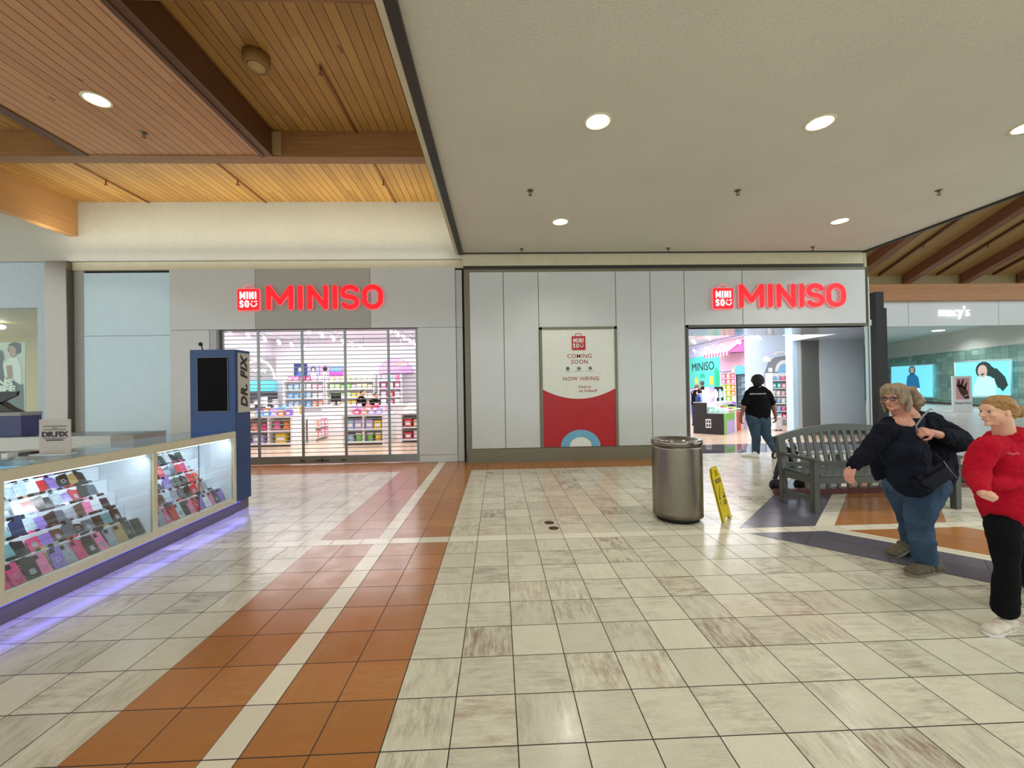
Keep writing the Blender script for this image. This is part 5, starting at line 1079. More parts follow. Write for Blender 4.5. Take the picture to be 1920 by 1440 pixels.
MB().tube([(-3.955, 5.6, 2.166), (-3.965, 5.6, 2.20), (-3.975, 5.6, 2.235)], .008, 8).build('stem', cases_blk, t); MB().ell((-3.985, 5.6, 2.25), .026).build('head', cases_blk, t); MB().cyl((-3.955, 5.6, 2.166), (-3.955, 5.6, 2.172), .025).build('base', cases_blk, t)

# ------------------------------------------------------------------ trash can
tc = thing('trash_can', 'brushed perforated steel trash can standing by the yellow sign', 'trash can', (2.135, 4.84, 0))
mt, ntm, b = base_mat('perforated_steel'); N = NT(ntm)
tcn = ntm.nodes.new('ShaderNodeTexCoord'); sp = ntm.nodes.new('ShaderNodeSeparateXYZ'); ntm.links.new(tcn.outputs['Object'], sp.inputs[0])
ang = N.m('MULTIPLY', N.m('ARCTAN2', sp.outputs[1], sp.outputs[0]), .285); u = N.m('DIVIDE', ang, .0125); v = N.m('DIVIDE', sp.outputs[2], .0125)
u2 = N.m('ADD', u, v); v2 = N.m('SUBTRACT', u, v)
du = N.m('PINGPONG', u2, .5); dv = N.m('PINGPONG', v2, .5)
hole = N.m('LESS_THAN', N.m('ADD', N.m('POWER', N.m('SUBTRACT', .5, du), 2.0), N.m('POWER', N.m('SUBTRACT', .5, dv), 2.0)), .09)
ntm.links.new(N.mix(hole, hexc('#958d80'), hexc('#4e4841')), b.inputs['Base Color']); b.inputs['Metallic'].default_value = 1; b.inputs['Roughness'].default_value = .27
b.inputs['Anisotropic'].default_value = .5
hp = ntm.nodes.new('ShaderNodeBump'); hp.inputs['Strength'].default_value = .25; hp.inputs['Distance'].default_value = .002; hp.invert = True; ntm.links.new(hole, hp.inputs['Height']); ntm.links.new(hp.outputs[0], b.inputs['Normal'])
perf = mt; R_ = .285; cx, cy = 2.135, 4.84
MB().lathe([(R_-.02, .05), (R_, .052), (R_, .10), (R_, .85), (R_, .885), (R_-.02, .886)], (cx, cy, 0), 64).build('body', perf, tc)
MB().lathe([(R_-.06, 0), (R_-.045, .0), (R_-.045, .05), (R_-.06, .05)], (cx, cy, 0), 48, closed=True).build('base_ring', black, tc)
MB().lathe([(R_-.012, .885), (R_+.006, .888), (R_+.006, .935), (R_-.004, .95), (R_-.05, .95), (R_-.09, .925), (.14, .915), (.13, .88), (.02, .86)], (cx, cy, 0), 64).build('lid', steel, tc)
# ------------------------------------------------------------------ wet floor sign leaning on the can
wf = thing('wet_floor_sign', 'folded yellow plastic caution sign leaning against the steel can', 'wet floor sign', (2.62, 4.72, 0))
Lp = [W(x, y, 4.72) for x, y in ((1360, 980), (1371, 971), (1341, 876), (1331, 873))]
yel2 = mat('caution_yellow', '#e3c91c', .35)
def SG(u, v, off=0.0):
    """point on the leaning board: u across 0..1, v up 0..1"""
    a = Vector((2.56, 4.60, .0)).lerp(Vector((2.765, 4.80, .0)), u); b = Vector((2.44, 4.66, .63)).lerp(Vector((2.60, 4.80, .63)), u); p = a.lerp(b, v)
    n = (Vector((2.765, 4.80, 0))-Vector((2.56, 4.60, 0))).cross(b-a).normalized(); n = -n if n.y > 0 else n
    return p+n*off
def sgp(uv, off, th, mt, nm): 
    P = [SG(u, v, off) for u, v in uv]; n = SG(.5, .5, 1)-SG(.5, .5, 0); return MB().prism(P, n*th).build(nm, mt, wf)
out = [(0, 0), (.18, 0), (.30, .10), (.5, .05), (.70, .10), (.82, 0), (1, 0), (1, .93), (.85, 1), (.15, 1), (0, .93)]
MB().prism([SG(u, v, 0) for u, v in [(0, 0), (.2, 0), (.34, .11), (.5, .05), (.66, .11), (.8, 0), (1, 0), (1, .82), (0, .82)]], (SG(.5, .5, 1)-SG(.5, .5, 0))*.01).build('front_board', yel2, wf)
for uv in ([(0, .82), (.3, .82), (.3, .94), (.18, .94)], [(.7, .82), (1, .82), (.82, .94), (.7, .94)], [(.10, .93), (.90, .93), (.78, 1), (.22, 1)]): sgp(uv, 0, .01, yel2, 'handle_bar')
MB().prism([SG(u, v, -.022) for u, v in [(0, 0), (.2, 0), (.34, .11), (.5, .05), (.66, .11), (.8, 0), (1, 0), (1, .82), (.8, .97), (.2, .97), (0, .82)]], (SG(.5, .5, 1)-SG(.5, .5, 0))*.01).build('rear_board', yel2, wf)
def inkbar(u0, u1, v0, v1): sgp([(u0, v0), (u1, v0), (u1, v1), (u0, v1)], .0105, .001, ink, 'printed_word')
for v0 in (.735, .695, .33, .285): 
    for k2 in range(4): inkbar(.14+k2*.19, .14+k2*.19+.14, v0, v0+.032)
tri = [(.5, .62), (.14, .42), (.86, .42)]
for i in range(3):
    a, b2 = tri[i], tri[(i+1) % 3]; dx, dy = b2[0]-a[0], b2[1]-a[1]; nx, ny = -dy, dx; l = math.hypot(nx, ny); nx, ny = nx/l*.02, ny/l*.02
    sgp([(a[0]-nx, a[1]-ny), (b2[0]-nx, b2[1]-ny), (b2[0]+nx, b2[1]+ny), (a[0]+nx, a[1]+ny)], .0105, .001, ink, 'triangle_line')
sgp([(.46, .45), (.54, .45), (.56, .57), (.44, .57)], .0105, .001, ink, 'figure_mark')
# ------------------------------------------------------------------ bench
bg = mat('bench_grey', '#4b4f4b', .38, noise=.08, nscale=12, stretch=(2, 20, 20))
be = thing('wooden_bench', 'dark grey painted wooden garden bench with arched slatted back', 'bench', (4.8, 5.1, 0))
bx0, bx1, byf, byb = 3.83, 5.70, 4.88, 5.34
for x in (bx0, bx1-.075): MB().box((x, byf-.035, 0), (x+.075, byf+.04, .63)).build('front_leg', bg, be, bevel=.006)
def rear(x):
    return MB().prism([(x, byb-.03, 0), (x, byb+.04, 0), (x, byb+.05, .42), (x, byb+.13, .86), (x, byb+.06, .88), (x, byb-.03, .42)], (.07, 0, 0)).build('rear_leg', bg, be, bevel=.005)
rear(bx0-.06); rear(bx1-.01)
MB().box((bx0+.075, byf-.025, .355), (bx1-.075, byf+.025, .44)).build('seat_rail', bg, be, bevel=.004); MB().box((bx0, byb-.02, .33), (bx1, byb+.02, .42)).build('seat_rail', bg, be, bevel=.004)
for i, (xa, xb) in enumerate(((bx0+.01, bx0-.04), (bx1-.065, bx1))):
    MB().prism([(xa, byf+.03, .35), (xb, byb-.03, .35), (xb+.05, byb-.03, .35), (xa+.05, byf+.03, .35)], (0, 0, .09)).build('side_rail', bg, be)
    MB().prism([(xa, byf+.03, .13), (xb, byb-.03, .13), (xb+.04, byb-.03, .13), (xa+.04, byf+.03, .13)], (0, 0, .06)).build('side_stretcher', bg, be)
    MB().prism([(xa-.02, byf-.06, .63), (xb-.01, byb+.05, .63), (xb+.06, byb+.05, .63), (xa+.075, byf-.06, .63)], (0, 0, .035)).build('armrest', bg, be, bevel=.008)
for i in range(6):
    y0 = byf-.04+i*.083; MB().box((bx0-.02 if i else bx0+.08, y0, .445), (bx1+.02 if i else bx1-.08, y0+.068, .465)).build('seat_slat', mat('bench_seat', '#575d58', .22, noise=.08, nscale=12, stretch=(2, 20, 20)), be, bevel=.004)
bm_ = (bx0+bx1)/2
def archz(x): return .865+.155*(1-((x-bm_)/((bx1-bx0)/2+.05))**2)
def backy(z): return byb+.0+max(0, z-.42)*.22
top = []; nseg = 20
mb = MB(); rows = []
for i in range(nseg+1):
    x = bx0-.06+(bx1-bx0+.12)*i/nseg; z = archz(x); y = backy(z)
    rows.append([(x, y, z-.085), (x, y+.05, z-.085), (x, y+.06, z), (x, y+.01, z)])
vs = [p for r in rows for p in r]; fs = [(i*4+k2, i*4+(k2+1) % 4, (i+1)*4+(k2+1) % 4, (i+1)*4+k2) for i in range(nseg) for k2 in range(4)]+[(0, 1, 2, 3), tuple(nseg*4+k2 for k2 in range(4))]
mb.add(vs, fs).build('top_rail', bg, be)
ns = 17
for i in range(ns):
    x = bx0+.06+(bx1-bx0-.12)*i/(ns-1); z1 = archz(x)-.07; y0, y1 = backy(.42), backy(z1)
    MB().prism([(x-.024, y0+.005, .40), (x+.024, y0+.005, .40), (x+.024, y1+.02, z1), (x-.024, y1+.02, z1)], (0, .018, 0)).build('back_slat', bg, be)
MB().box((bx0, backy(.5)-.0, .47), (bx1, backy(.5)+.035, .53)).build('lower_rail', bg, be)
# low barrier behind the bench
lb = thing('low_barrier', 'low barrier with dark red base rail and grey posts behind the bench', 'barrier', (4.9, 5.85, 0))
drd = mat('barrier_red', '#5e2a22', .4); gp = mat('barrier_post', '#77766f', .4); wl_ = mat('barrier_ledge', '#c9cbc8', .3)
MB().box((3.95, 5.66, 0), (6.5, 5.78, .075)).build('base_rail', drd, lb, bevel=.005); MB().box((4.35, 5.68, .56), (6.5, 5.76, .60)).build('top_ledge', wl_, lb, bevel=.004)
for i in range(13):
    x = 4.40+i*.155; MB().box((x, 5.70, .075), (x+.04, 5.74, .56)).build('post', gp, lb)
for i in range(0, 12, 2):
    x = 4.44+i*.155; MB().box((x, 5.716, .10), (x+.115, 5.722, .40)).build('infill_panel', mat('infill_%d' % (i % 3), ['#d9d9da', '#cdb697', '#b9b9bb'][i % 3], .3), lb)
fc = thing('folded_pushchair', 'black folded pushchair frame leaning behind the left end of the bench', 'pushchair', (4.1, 5.98, 0))
ck2 = cases_blk
MB().tube([(3.88, 5.95, .05), (4.02, 5.97, .30), (4.30, 6.0, .62), (4.22, 6.0, .74)], .03, 8).build('frame_tube', ck2, fc); MB().tube([(4.34, 5.95, .05), (4.30, 5.97, .3), (4.10, 6.0, .62), (4.02, 6.0, .80)], .028, 8).build('frame_tube', ck2, fc)
MB().prism([(3.98, 5.99, .22), (4.28, 5.99, .25), (4.36, 6.0, .55), (4.14, 6.0, .66)], (0, .05, 0)).build('seat_cloth', mat('pram_cloth', '#1c1d20', .7), fc)
for x in (3.93, 4.30): MB().cyl((x, 5.90, .09), (x, 5.93, .09), .09, n=22).cyl((x, 5.885, .09), (x, 5.90, .09), .035, n=14).build('wheel', ck2, fc)
for ch in fc.children: ch.location.x += .16
fc.location.x = 4.1
cartt = thing('coin_ride_base', 'white and black end unit glimpsed between the two walking people', 'ride', (6.6, 5.95, 0))
MB().box((6.35, 5.85, .08), (7.3, 6.3, .34)).build('body', cases_blk, cartt, bevel=.02); MB().box((6.3, 5.82, .345), (7.35, 6.35, .375)).build('top', mat('ride_top', '#b98f88', .4), cartt)
MB().cyl((6.42, 5.80, .20), (6.42, 5.85, .20), .10, n=20).build('wheel', white, cartt); MB().box((6.3, 5.83, .0), (7.35, 6.3, .075)).build('base', drd, cartt)

# ------------------------------------------------------------------ people
def skin_mat(nm, c): return mat(nm, c, .5, noise=.08, nscale=14, bump=.05)
def cloth(nm, c, rough=.85, noise=.18, nscale=9, bump=.35): return mat(nm, c, rough, noise=noise, nscale=nscale, bump=bump, spec=.15)
def remesh(mb, name, mt, parent, voxel=.006, smooth=4, sub=None):
    o = mb.build(name, mt, parent)
    md = o.modifiers.new('r', 'REMESH'); md.mode = 'VOXEL'; md.voxel_size = voxel; md.use_smooth_shade = True
    ms = o.modifiers.new('s', 'SMOOTH'); ms.iterations = smooth; ms.factor = .5
    if sub:                                   # folds in the cloth
        tx = bpy.data.textures.new('fold', 'CLOUDS'); tx.noise_scale = sub[0]
        d = o.modifiers.new('d', 'DISPLACE'); d.texture = tx; d.strength = sub[1]; d.mid_level = .5
    bpy.context.view_layer.update()
    me = bpy.data.meshes.new_from_object(o.evaluated_get(bpy.context.evaluated_depsgraph_get()))
    o.modifiers.clear(); o.data = me; me.name = name
    return o
def frame(fwd, up=(0, 0, 1)):
    f = Vector(fwd).normalized(); u = Vector(up); r = f.cross(u).normalized(); u = r.cross(f).normalized()
    return f, r, u
def head(mb, c, fwd, s, up=(0, 0, 1), jaw=1.0):
    """head with face relief; c is the centre at eye height, s the height chin-to-crown; returns a point function"""
    f, r, u = frame(fwd, up); R = Matrix((r, f, u)).transposed()
    def P(x, y, z): return c + r*(x*s) + f*(y*s) + u*(z*s)
    E = lambda p, q: mb.ell(P(*p), tuple(v*s for v in q), R, 18, 12)
    E((0, -.06, .12), (.325, .40, .37)); E((0, .05, -.10), (.27, .29, .30)); E((0, .11, -.30), (.165*jaw, .185, .155))
    E((0, .30, .12), (.20, .09, .12)); E((0, .33, -.02), (.05, .06, .16)); mb.cap(P(0, .34, .03), P(0, .44, -.115), .033*s, .052*s)
    E((.045, .395, -.125), (.035, .04, .03)); E((-.045, .395, -.125), (.035, .04, .03))
    E((0, .335, -.225), (.095, .05, .024)); E((0, .325, -.262), (.08, .05, .027)); E((0, .27, -.385), (.08, .07, .06))
    E((.15, .24, -.09), (.09, .09, .09)); E((-.15, .24, -.09), (.09, .09, .09))
    E((.13, .30, .075), (.10, .05, .025)); E((-.13, .30, .075), (.10, .05, .025))
    for sx in (1, -1): mb.ell(P(.325*sx, -.03, -.04), (.03*s, .065*s, .105*s), R)
    return P, R
def face_parts(P, R, s, parent, iris='#33424c', brow='#6b5540', lip='#b0625c'):
    for sx in (1, -1):
        e = MB().ell(P(.125*sx, .283, .02), .056*s, R, 12, 8).build('eye', mat('eye_white', '#b9aea6', .3), parent)
        MB().ell(P(.125*sx, .328, .018), (.036*s, .014*s, .036*s), R, 10, 6).build('iris', mat('iris_'+iris[1:], iris, .1), e)
        MB().tube([P(.20*sx, .30, .10), P(.13*sx, .352, .118), P(.06*sx, .355, .10)], .011*s, 6).build('eyebrow', mat('brow_'+brow[1:], brow, .8), parent)
    MB().tube([P(-.085, .365, -.243), P(-.03, .388, -.237), P(.03, .388, -.237), P(.085, .365, -.243)], [.006*s, .017*s, .017*s, .006*s], 8).build('lips', mat('lip_'+lip[1:], lip, .4), parent)
def hand(mb, wrist, d, palm_n, curl=.5, s=1.0, thumb=1, spread=.1, curls=None):
    """palm, four unequal bent fingers and a side thumb; d points along the hand, palm_n out of the palm"""
    d = Vector(d).normalized(); n = Vector(palm_n); n = (n-d*n.dot(d)).normalized(); sd = d.cross(n).normalized()*thumb; w = Vector(wrist)
    k = w+d*.085*s
    mb.cap(w-d*.01*s, w+d*.02*s, .026*s, .028*s)
    for q in (-.030, -.010, .010, .030): mb.cap(w+d*.018*s+sd*q*.75*s, k+sd*q*s, .0155*s, .0135*s, 10)
    L = [(.030, .040, .026, .020), (.010, .045, .030, .022), (-.010, .042, .027, .020), (-.030, .033, .021, .017)]
    for i, (off, a, b, c2) in enumerate(L):
        cu = (curls[i] if curls else curl); p = k+sd*off*s; ang = 0; dd = (d+sd*(off*spread*20)).normalized()
        for j, seg in enumerate((a, b, c2)):
            ang += cu*(.9 if j == 0 else 1.05); v = (dd*math.cos(ang)+n*math.sin(ang)).normalized(); q = p+v*seg*s
            mb.cap(p, q, (.0098-.0009*j)*s, (.0090-.0010*j)*s, 10); p = q
    p = w+d*.025*s+sd*.026*s; v = (d*.75+sd*.8+n*.35).normalized(); q = p+v*.042*s; mb.cap(p, q, .0145*s, .011*s, 10)
    v = (d*.9+sd*.25+n*.5).normalized(); q2 = q+v*.030*s; mb.cap(q, q2, .0108*s, .0095*s, 10); v = (d+n*.6).normalized(); mb.cap(q2, q2+v*.022*s, .0095*s, .008*s, 10)
def shoe(c, fwd, s, mt, sole_mt, parent, lift=0.0, tilt=0.0, name='shoe'):
    """c = ankle base on the floor; tilt raises the heel"""
    f = Vector((fwd[0], fwd[1], 0)).normalized(); r = Vector((f.y, -f.x, 0)); ct, st = math.cos(tilt), math.sin(tilt)
    toe = Vector(c)+f*.19*s
    def P(x, y, z):                          # y along the foot, pivot at the toe
        dy, dz = (y-.19)*s, z*s; return toe+r*x*s+f*(dy*ct+dz*st)+Vector((0, 0, 1))*(-dy*st+dz*ct+lift)
    mb = MB()
    for y, w2, h in ((-.05, .036, .045), (-.01, .038, .05), (.05, .040, .045), (.10, .046, .035), (.15, .046, .030), (.185, .036, .022)): mb.ell(P(0, y, .022+h*.55), (w2*s, .055*s, h*s))
    mb.cap(P(0, -.02, .06), P(0, -.02, .10), .040*s, .042*s)
    up = remesh(mb, name, mt, parent, .006, 3)
    L = [(-.085, .020), (-.06, .036), (0, .038), (.06, .040), (.12, .050), (.17, .048), (.21, .034), (.228, .012)]
    pts = [P(w2, y, 0) for y, w2 in L]+[P(-w2, y, 0) for y, w2 in L[::-1]]
    MB().prism(pts, P(0, 0, .026)-P(0, 0, 0)).build('sole', sole_mt, up, bevel=.004)
    lc = MB()
    for j in range(4): lc.tube([P(-.022, .04+j*.022, .085-j*.010), P(.022, .045+j*.022, .085-j*.010)], .0035*s, 6)
    lc.build('laces', white, up)
    return up
navy = cloth('knit_navy', '#10131f', .9, bump=.5); navy2 = cloth('tee_navy', '#171c2b', .85); jean = cloth('denim_blue', '#3b5068', .85, noise=.3, nscale=6)
jean2 = cloth('denim_dark', '#3a4f60', .85, noise=.25, nscale=6); redc = cloth('hoodie_red', '#b01028', .95, noise=.12, nscale=40, bump=.4); blkc = cloth('cloth_black', '#0d0d10', .9)
skA = skin_mat('skin_rosy', '#cf9580'); skB = skin_mat('skin_fair', '#dcab90'); skC = skin_mat('skin_tan', '#8f5f48')

# --- woman in the navy cardigan, walking to the left
WY = 3.32
wo = thing('person', 'person in dark navy cardigan and jeans walking left, bag on shoulder', 'person', (3.55, 3.4, 0))
wsk = skA; J = lambda x, y, dy=0.0: W(x, y, WY+dy)
hc = J(1679, 746); hf = Vector((-.97, -.30, -.05))
b = MB(); s_ = .235
P, R = head(b, hc, hf, s_, up=(.04, 0, 1), jaw=1.3)
b.ell(P(0, .02, -.26), (.24*s_, .26*s_, .20*s_), R)
nb_ = J(1702, 784, .04); b.cap(P(0, -.12, -.25), nb_, .072, .085)
chest = J(1706, 838, .03); b.cap(nb_, chest, .07, .09); b.ell(J(1690, 800, -.02), (.10, .08, .10)); pelv = J(1716, 905, .08); b.cap(chest, pelv, .11, .12)
shR, shL = J(1658, 812, -.08), J(1768, 806, .14)
elR, wrR = J(1622, 853, -.12), J(1599, 873, -.16)
elL, wrL = J(1797, 826, .0), J(1746, 811, -.20)
b.cap(chest, shR, .06, .05); b.cap(shR, elR, .055, .042); b.cap(elR, wrR, .042, .027)
b.cap(chest, shL, .05, .05); b.cap(shL, elL, .055, .042); b.cap(elL, wrL, .042, .028)
hand(b, wrR, (-.55, -.1, -1), (.8, .1, -.35), .55, .95, thumb=-1)
hdL = (J(1716, 806, -.24)-wrL); hand(b, wrL, hdL, (.1, .75, -.65), 1.25, .95, thumb=1, spread=0)
knF, anF = J(1722, 975, -.06), J(1736, 1052, -.02); knB, anB = J(1704, 965, .22), J(1712, 1030, .30)
anF.z = max(anF.z, .09)
hipL, hipR = J(1735, 912, .02), J(1692, 910, .16)
b.cap(pelv, hipL, .11, .09); b.cap(pelv, hipR, .11, .09); b.cap(hipL, knF, .08, .06); b.cap(knF, anF, .06, .045); b.cap(hipR, knB, .08, .06); b.cap(knB, anB, .06, .045)
body = remesh(b, 'body', wsk, wo, .0045, 3)
face_parts(P, R, s_, wo, '#3a4a52', '#7a6753', '#b8655f')
# hair: crown, fringe and a blown back shoulder length sweep
hr = mat('hair_greyblond', '#8a7860', .55, noise=.35, nscale=60, bump=.6, stretch=(1, 1, .25))
h = MB(); h.ell(P(0, -.12, .17), (.355*s_, .41*s_, .37*s_), R); h.ell(P(0, -.32, -.02), (.33*s_, .26*s_, .34*s_), R)
for k in range(15):
    a = -1.15+2.3*k/14; x = math.sin(a); y = math.cos(a)
    st_ = P(x*.20, -.02+y*.12, .47); md_ = P(x*.33, .02+y*.30, .33); en = P(x*.36, .04+y*.34, .14 if abs(a) < .75 else -.12-.1*abs(a)); h.tube([st_, md_, en], [.022, .02, .007], 8)
for k in range(11):
    x = -.33+.066*k; h.tube([P(x, -.25, .35), P(x*1.1, -.45, .05), P(x*1.15+.0, -.70, -.16), P(x*1.05+.06, -1.02-.07*(k % 3), -.34-.05*(k % 2))], [.028, .036, .030, .006], 8)
for k in range(4): h.tube([P(-.33, -.1+.05*k, .1), P(-.37, -.1+.04*k, -.2), P(-.36, -.04+.05*k, -.5)], [.018, .018, .006], 8)
for k in range(9):
    x = -.30+.075*k; h.tube([P(x, -.35, .1), P(x*1.1, -.55, -.2), P(x*1.0, -.72-.04*(k % 3), -.50-.05*(k % 2))], [.034, .040, .010], 8)
for k in range(4): h.tube([P(.33, -.1+.05*k, .1), P(.36, -.12+.04*k, -.2), P(.33, -.15+.05*k, -.55)], [.020, .022, .008], 8)
h.ell(P(0, -.52, -.12), (.29*s_, .30*s_, .30*s_), R); h.ell(P(0, -.74, -.26), (.22*s_, .24*s_, .17*s_), R)
remesh(h, 'hair', hr, wo, .006, 2)
g = MB(); fm_ = mat('glasses_frame', '#4a2c2a', .3)
for sx in (1, -1):
    c = P(.13*sx, .40, -.0); g.tube([P(.13*sx+.098*math.cos(a), .405-.04*abs(math.cos(a)*.5+.5*sx)*0, .0+.075*math.sin(a)) for a in [2*PI*i/18 for i in range(19)]], .0028, 6)
    g.tube([P(.225*sx, .40, .03), P(.335*sx, .20, .03), P(.335*sx, -.05, .0)], .0025, 6)
g.tube([P(-.035, .41, .01), P(0, .425, .02), P(.035, .41, .01)], .0028, 6)
gl_ = g.build('glasses', fm_, wo)
MB().prism([P(.13+.095*math.cos(a), .403, .073*math.sin(a)) for a in [2*PI*i/18 for i in range(18)]], (R.col[1])*.001).build('lens', kg, gl_); MB().prism([P(-.13+.095*math.cos(a), .403, .073*math.sin(a)) for a in [2*PI*i/18 for i in range(18)]], (R.col[1])*.001).build('lens', kg, gl_)
# clothes
t_ = MB(); t_.cap(J(1690, 808, -.01), J(1688, 838, -.06), .11, .165); t_.cap(J(1688, 838, -.06), J(1697, 872, -.06), .17, .165); t_.cap(J(1697, 872, -.06), J(1706, 902, -.04), .168, .135); t_.cap(J(1706, 895, -.04), J(1722, 908, .0), .14, .12); t_.cap(J(1712, 870, .08), J(1712, 900, .04), .15, .15); t_.cap(J(1708, 786, .06), J(1700, 806, .02), .085, .12); t_.cap(J(1664, 797, .02), J(1672, 808, .0), .05, .08); t_.ell(J(1678, 845, -.14), (.09, .08, .08)); t_.ell(J(1703, 846, -.16), (.09, .08, .08))
top_ = remesh(t_, 'shirt', navy2, wo, .009, 4, (.07, .030))
c_ = MB()
c_.cap(J(1722, 789, .12), shL, .085, .09); c_.cap(J(1706, 783, .10), J(1745, 792, .14), .07, .09); c_.cap(J(1702, 786, .09), J(1668, 800, .0), .065, .080); c_.cap(shR, J(1664, 808, -.05), .085, .09)
c_.cap(shR, elR, .084, .068); c_.cap(elR, elR.lerp(wrR, .93), .068, .050)
c_.cap(shL, elL, .095, .092); c_.cap(elL, elL.lerp(wrL, .62), .088, .058); c_.cap(J(1738, 815, .14), J(1782, 832, .08), .11, .085); c_.cap(J(1750, 835, .12), J(1785, 836, .06), .10, .06)
for (a, r1), (b2, r2) in (((J(1722, 803, .13), .12), (J(1734, 850, .13), .145)), ((J(1734, 850, .13), .145), (J(1750, 888, .13), .145)), ((J(1732, 860, -.02), .10), (J(1738, 892, -.02), .085)), ((J(1738, 892, -.02), .085), (J(1732, 914, -.06), .03)), ((J(1664, 815, .0), .09), (J(1656, 862, .02), .085)), ((J(1656, 862, .02), .085), (J(1650, 884, .02), .06)), ((J(1650, 884, .02), .055), (J(1643, 897, .02), .018)), ((J(1762, 850, .12), .10), (J(1772, 880, .12), .09)), ((J(1706, 800, .10), .10), (J(1712, 860, .14), .12))):
    c_.cap(a, b2, r1, r2)
remesh(c_, 'cardigan', navy, wo, .009, 3, (.06, .034))
j_ = MB(); j_.cap(J(1700, 905, .06), J(1738, 907, .06), .145, .155); j_.cap(hipL, knF, .15, .092); j_.cap(knF, anF+Vector((0, 0, -.01)), .090, .080); j_.cap(hipR, knB, .145, .090); j_.cap(knB, anB+Vector((0, 0, -.01)), .086, .074)
j_.cap(J(1726, 935, .0), J(1722, 975, -.05), .115, .092)
remesh(j_, 'jeans', jean, wo, .009, 3, (.06, .028))
olive = mat('shoe_olive', '#5f5846', .8, noise=.2, nscale=60); solo = mat('sole_tan', '#7d7462', .6)
shoe((anF.x+.02, anF.y-.02, 0), (-1, -.18), 1.12, olive, solo, wo, 0, 0); shoe((anB.x-.02, anB.y+.0, 0), (-1, -.1), 1.05, olive, solo, wo, 0, .35)
wt = MB().lathe([(.034, -.010), (.038, -.006), (.038, .006), (.034, .010)], (0, 0, 0), 20).build('wristwatch', steel, wo); wt.rotation_euler = (0, PI/2, .5); wt.location = wrL.lerp(elL, .07)-wloc(wo)
wd_ = MB().cyl((0, 0, .0), (0, 0, .012), .02, n=20).build('watch_face', cases_blk, wt); wd_.location = (.036, -.0, 0); wd_.rotation_euler = (0, PI/2, 0)
bagm = mat('bag_grey', '#20222c', .85, noise=.1, spec=.12); st = wrL.lerp(J(1716, 806, -.24), .6)
bg_ = thing('shoulder_bag', 'dark grey shoulder bag hanging at the hip of the walking person', 'bag', tuple(J(1765, 895, -.1)))
q = [J(1722, 898, -.27), J(1776, 866, -.17), J(1782, 876, -.17), J(1801, 899, -.17), J(1785, 903, -.2), J(1752, 925, -.26), J(1728, 915, -.28)]
MB().prism(q, (.03, .13, .0)).build('pouch', bagm, bg_, bevel=.03); MB().tube([q[1]+Vector((0, .03, .005)), q[2]+Vector((0, .03, .005)), q[3]+Vector((0, .03, .004))], .006, 6).build('zip', steel, bg_)
MB().tube([J(1748, 768, .10), J(1744, 767, .0), J(1731, 779, -.10), J(1718, 798, -.22), J(1720, 812, -.20)], .0065, 6).build('strap', mat('strap_grey', '#7f8188', .4), bg_)
# --- child in the red hoodie
CY_ = 2.52
ch_ = thing('person', 'young person in red hoodie and black flared trousers, hair tied back', 'person', (3.3, 2.55, 0)); J = lambda x, y, dy=0.0: W(x, y, CY_+dy)
b = MB(); s2 = .205; hc2 = J(1868, 772); P, R = head(b, hc2, (-.985, .12, .0), s2, jaw=.95)
nk = J(1884, 818, .03); b.cap(P(0, -.15, -.22), nk, .05, .055); ct_ = J(1888, 870, .02); pv = J(1895, 965, .02); b.cap(nk, ct_, .05, .06); b.cap(ct_, pv, .06, .07)
sR, sL = J(1846, 840, -.08), J(1938, 838, .12); eR, wR = J(1829, 893, -.08), J(1842, 925, -.24); eL, wL = J(1975, 885, .12), J(1985, 925, .0)
b.cap(ct_, sR, .05, .04); b.cap(sR, eR, .042, .035); b.cap(eR, wR, .035, .024); b.cap(ct_, sL, .05, .04); b.cap(sL, eL, .042, .035); b.cap(eL, wL, .035, .024)
hand(b, wR, (-.45, -.75, -.25), (.5, .1, 1), 1.1, .72, thumb=1); hand(b, wL, (-.8, -.3, .1), (.3, .1, 1), .7, .82, thumb=-1)
kF, aF = J(1888, 1065, -.04), J(1884, 1140, -.02); kB, aB = J(1918, 1060, .22), J(1955, 1120, .28); hL_, hR_ = J(1880, 985, -.02), J(1908, 985, .1)
b.cap(pv, hL_, .08, .065); b.cap(pv, hR_, .08, .065); b.cap(hL_, kF, .06, .042); b.cap(kF, aF, .04, .034); b.cap(hR_, kB, .06, .042); b.cap(kB, aB, .048, .036)
remesh(b, 'body', skB, ch_, .0045, 3); face_parts(P, R, s2, ch_, '#46525a', '#b08a5c', '#c2726a')
h = MB(); h.ell(P(0, -.09, .165), (.35*s2, .425*s2, .37*s2), R); h.ell(P(0, -.33, .0), (.28*s2, .22*s2, .28*s2), R); h.ell(P(0, -.62, .0), (.20*s2, .20*s2, .20*s2), R)
for k in range(9):
    a = -1.2+2.4*k/8; h.tube([P(math.sin(a)*.30, .06+.17*math.cos(a), .33), P(math.sin(a)*.36, -.10, .22), P(math.sin(a)*.2, -.45, .05)], [.010, .018, .012], 8)
remesh(h, 'hair', mat('hair_strawberry', '#9a7140', .5, noise=.35, nscale=70, bump=.5), ch_, .006, 3)
h = MB(); h.cap(ct_+Vector((0, 0, .03)), J(1890, 900, .02), .140, .145); h.ell(J(1880, 866, -.03), (.11, .11, .12)); h.cap(J(1890, 900, .02), J(1893, 960, .02), .14, .138); h.cap(J(1902, 880, .06), J(1906, 958, .06), .13, .145); h.cap(J(1888, 935, .0), J(1897, 968, .02), .145, .135); h.cap(J(1868, 840, -.03), sR, .085, .066); h.cap(J(1912, 838, .06), sL, .085, .066)
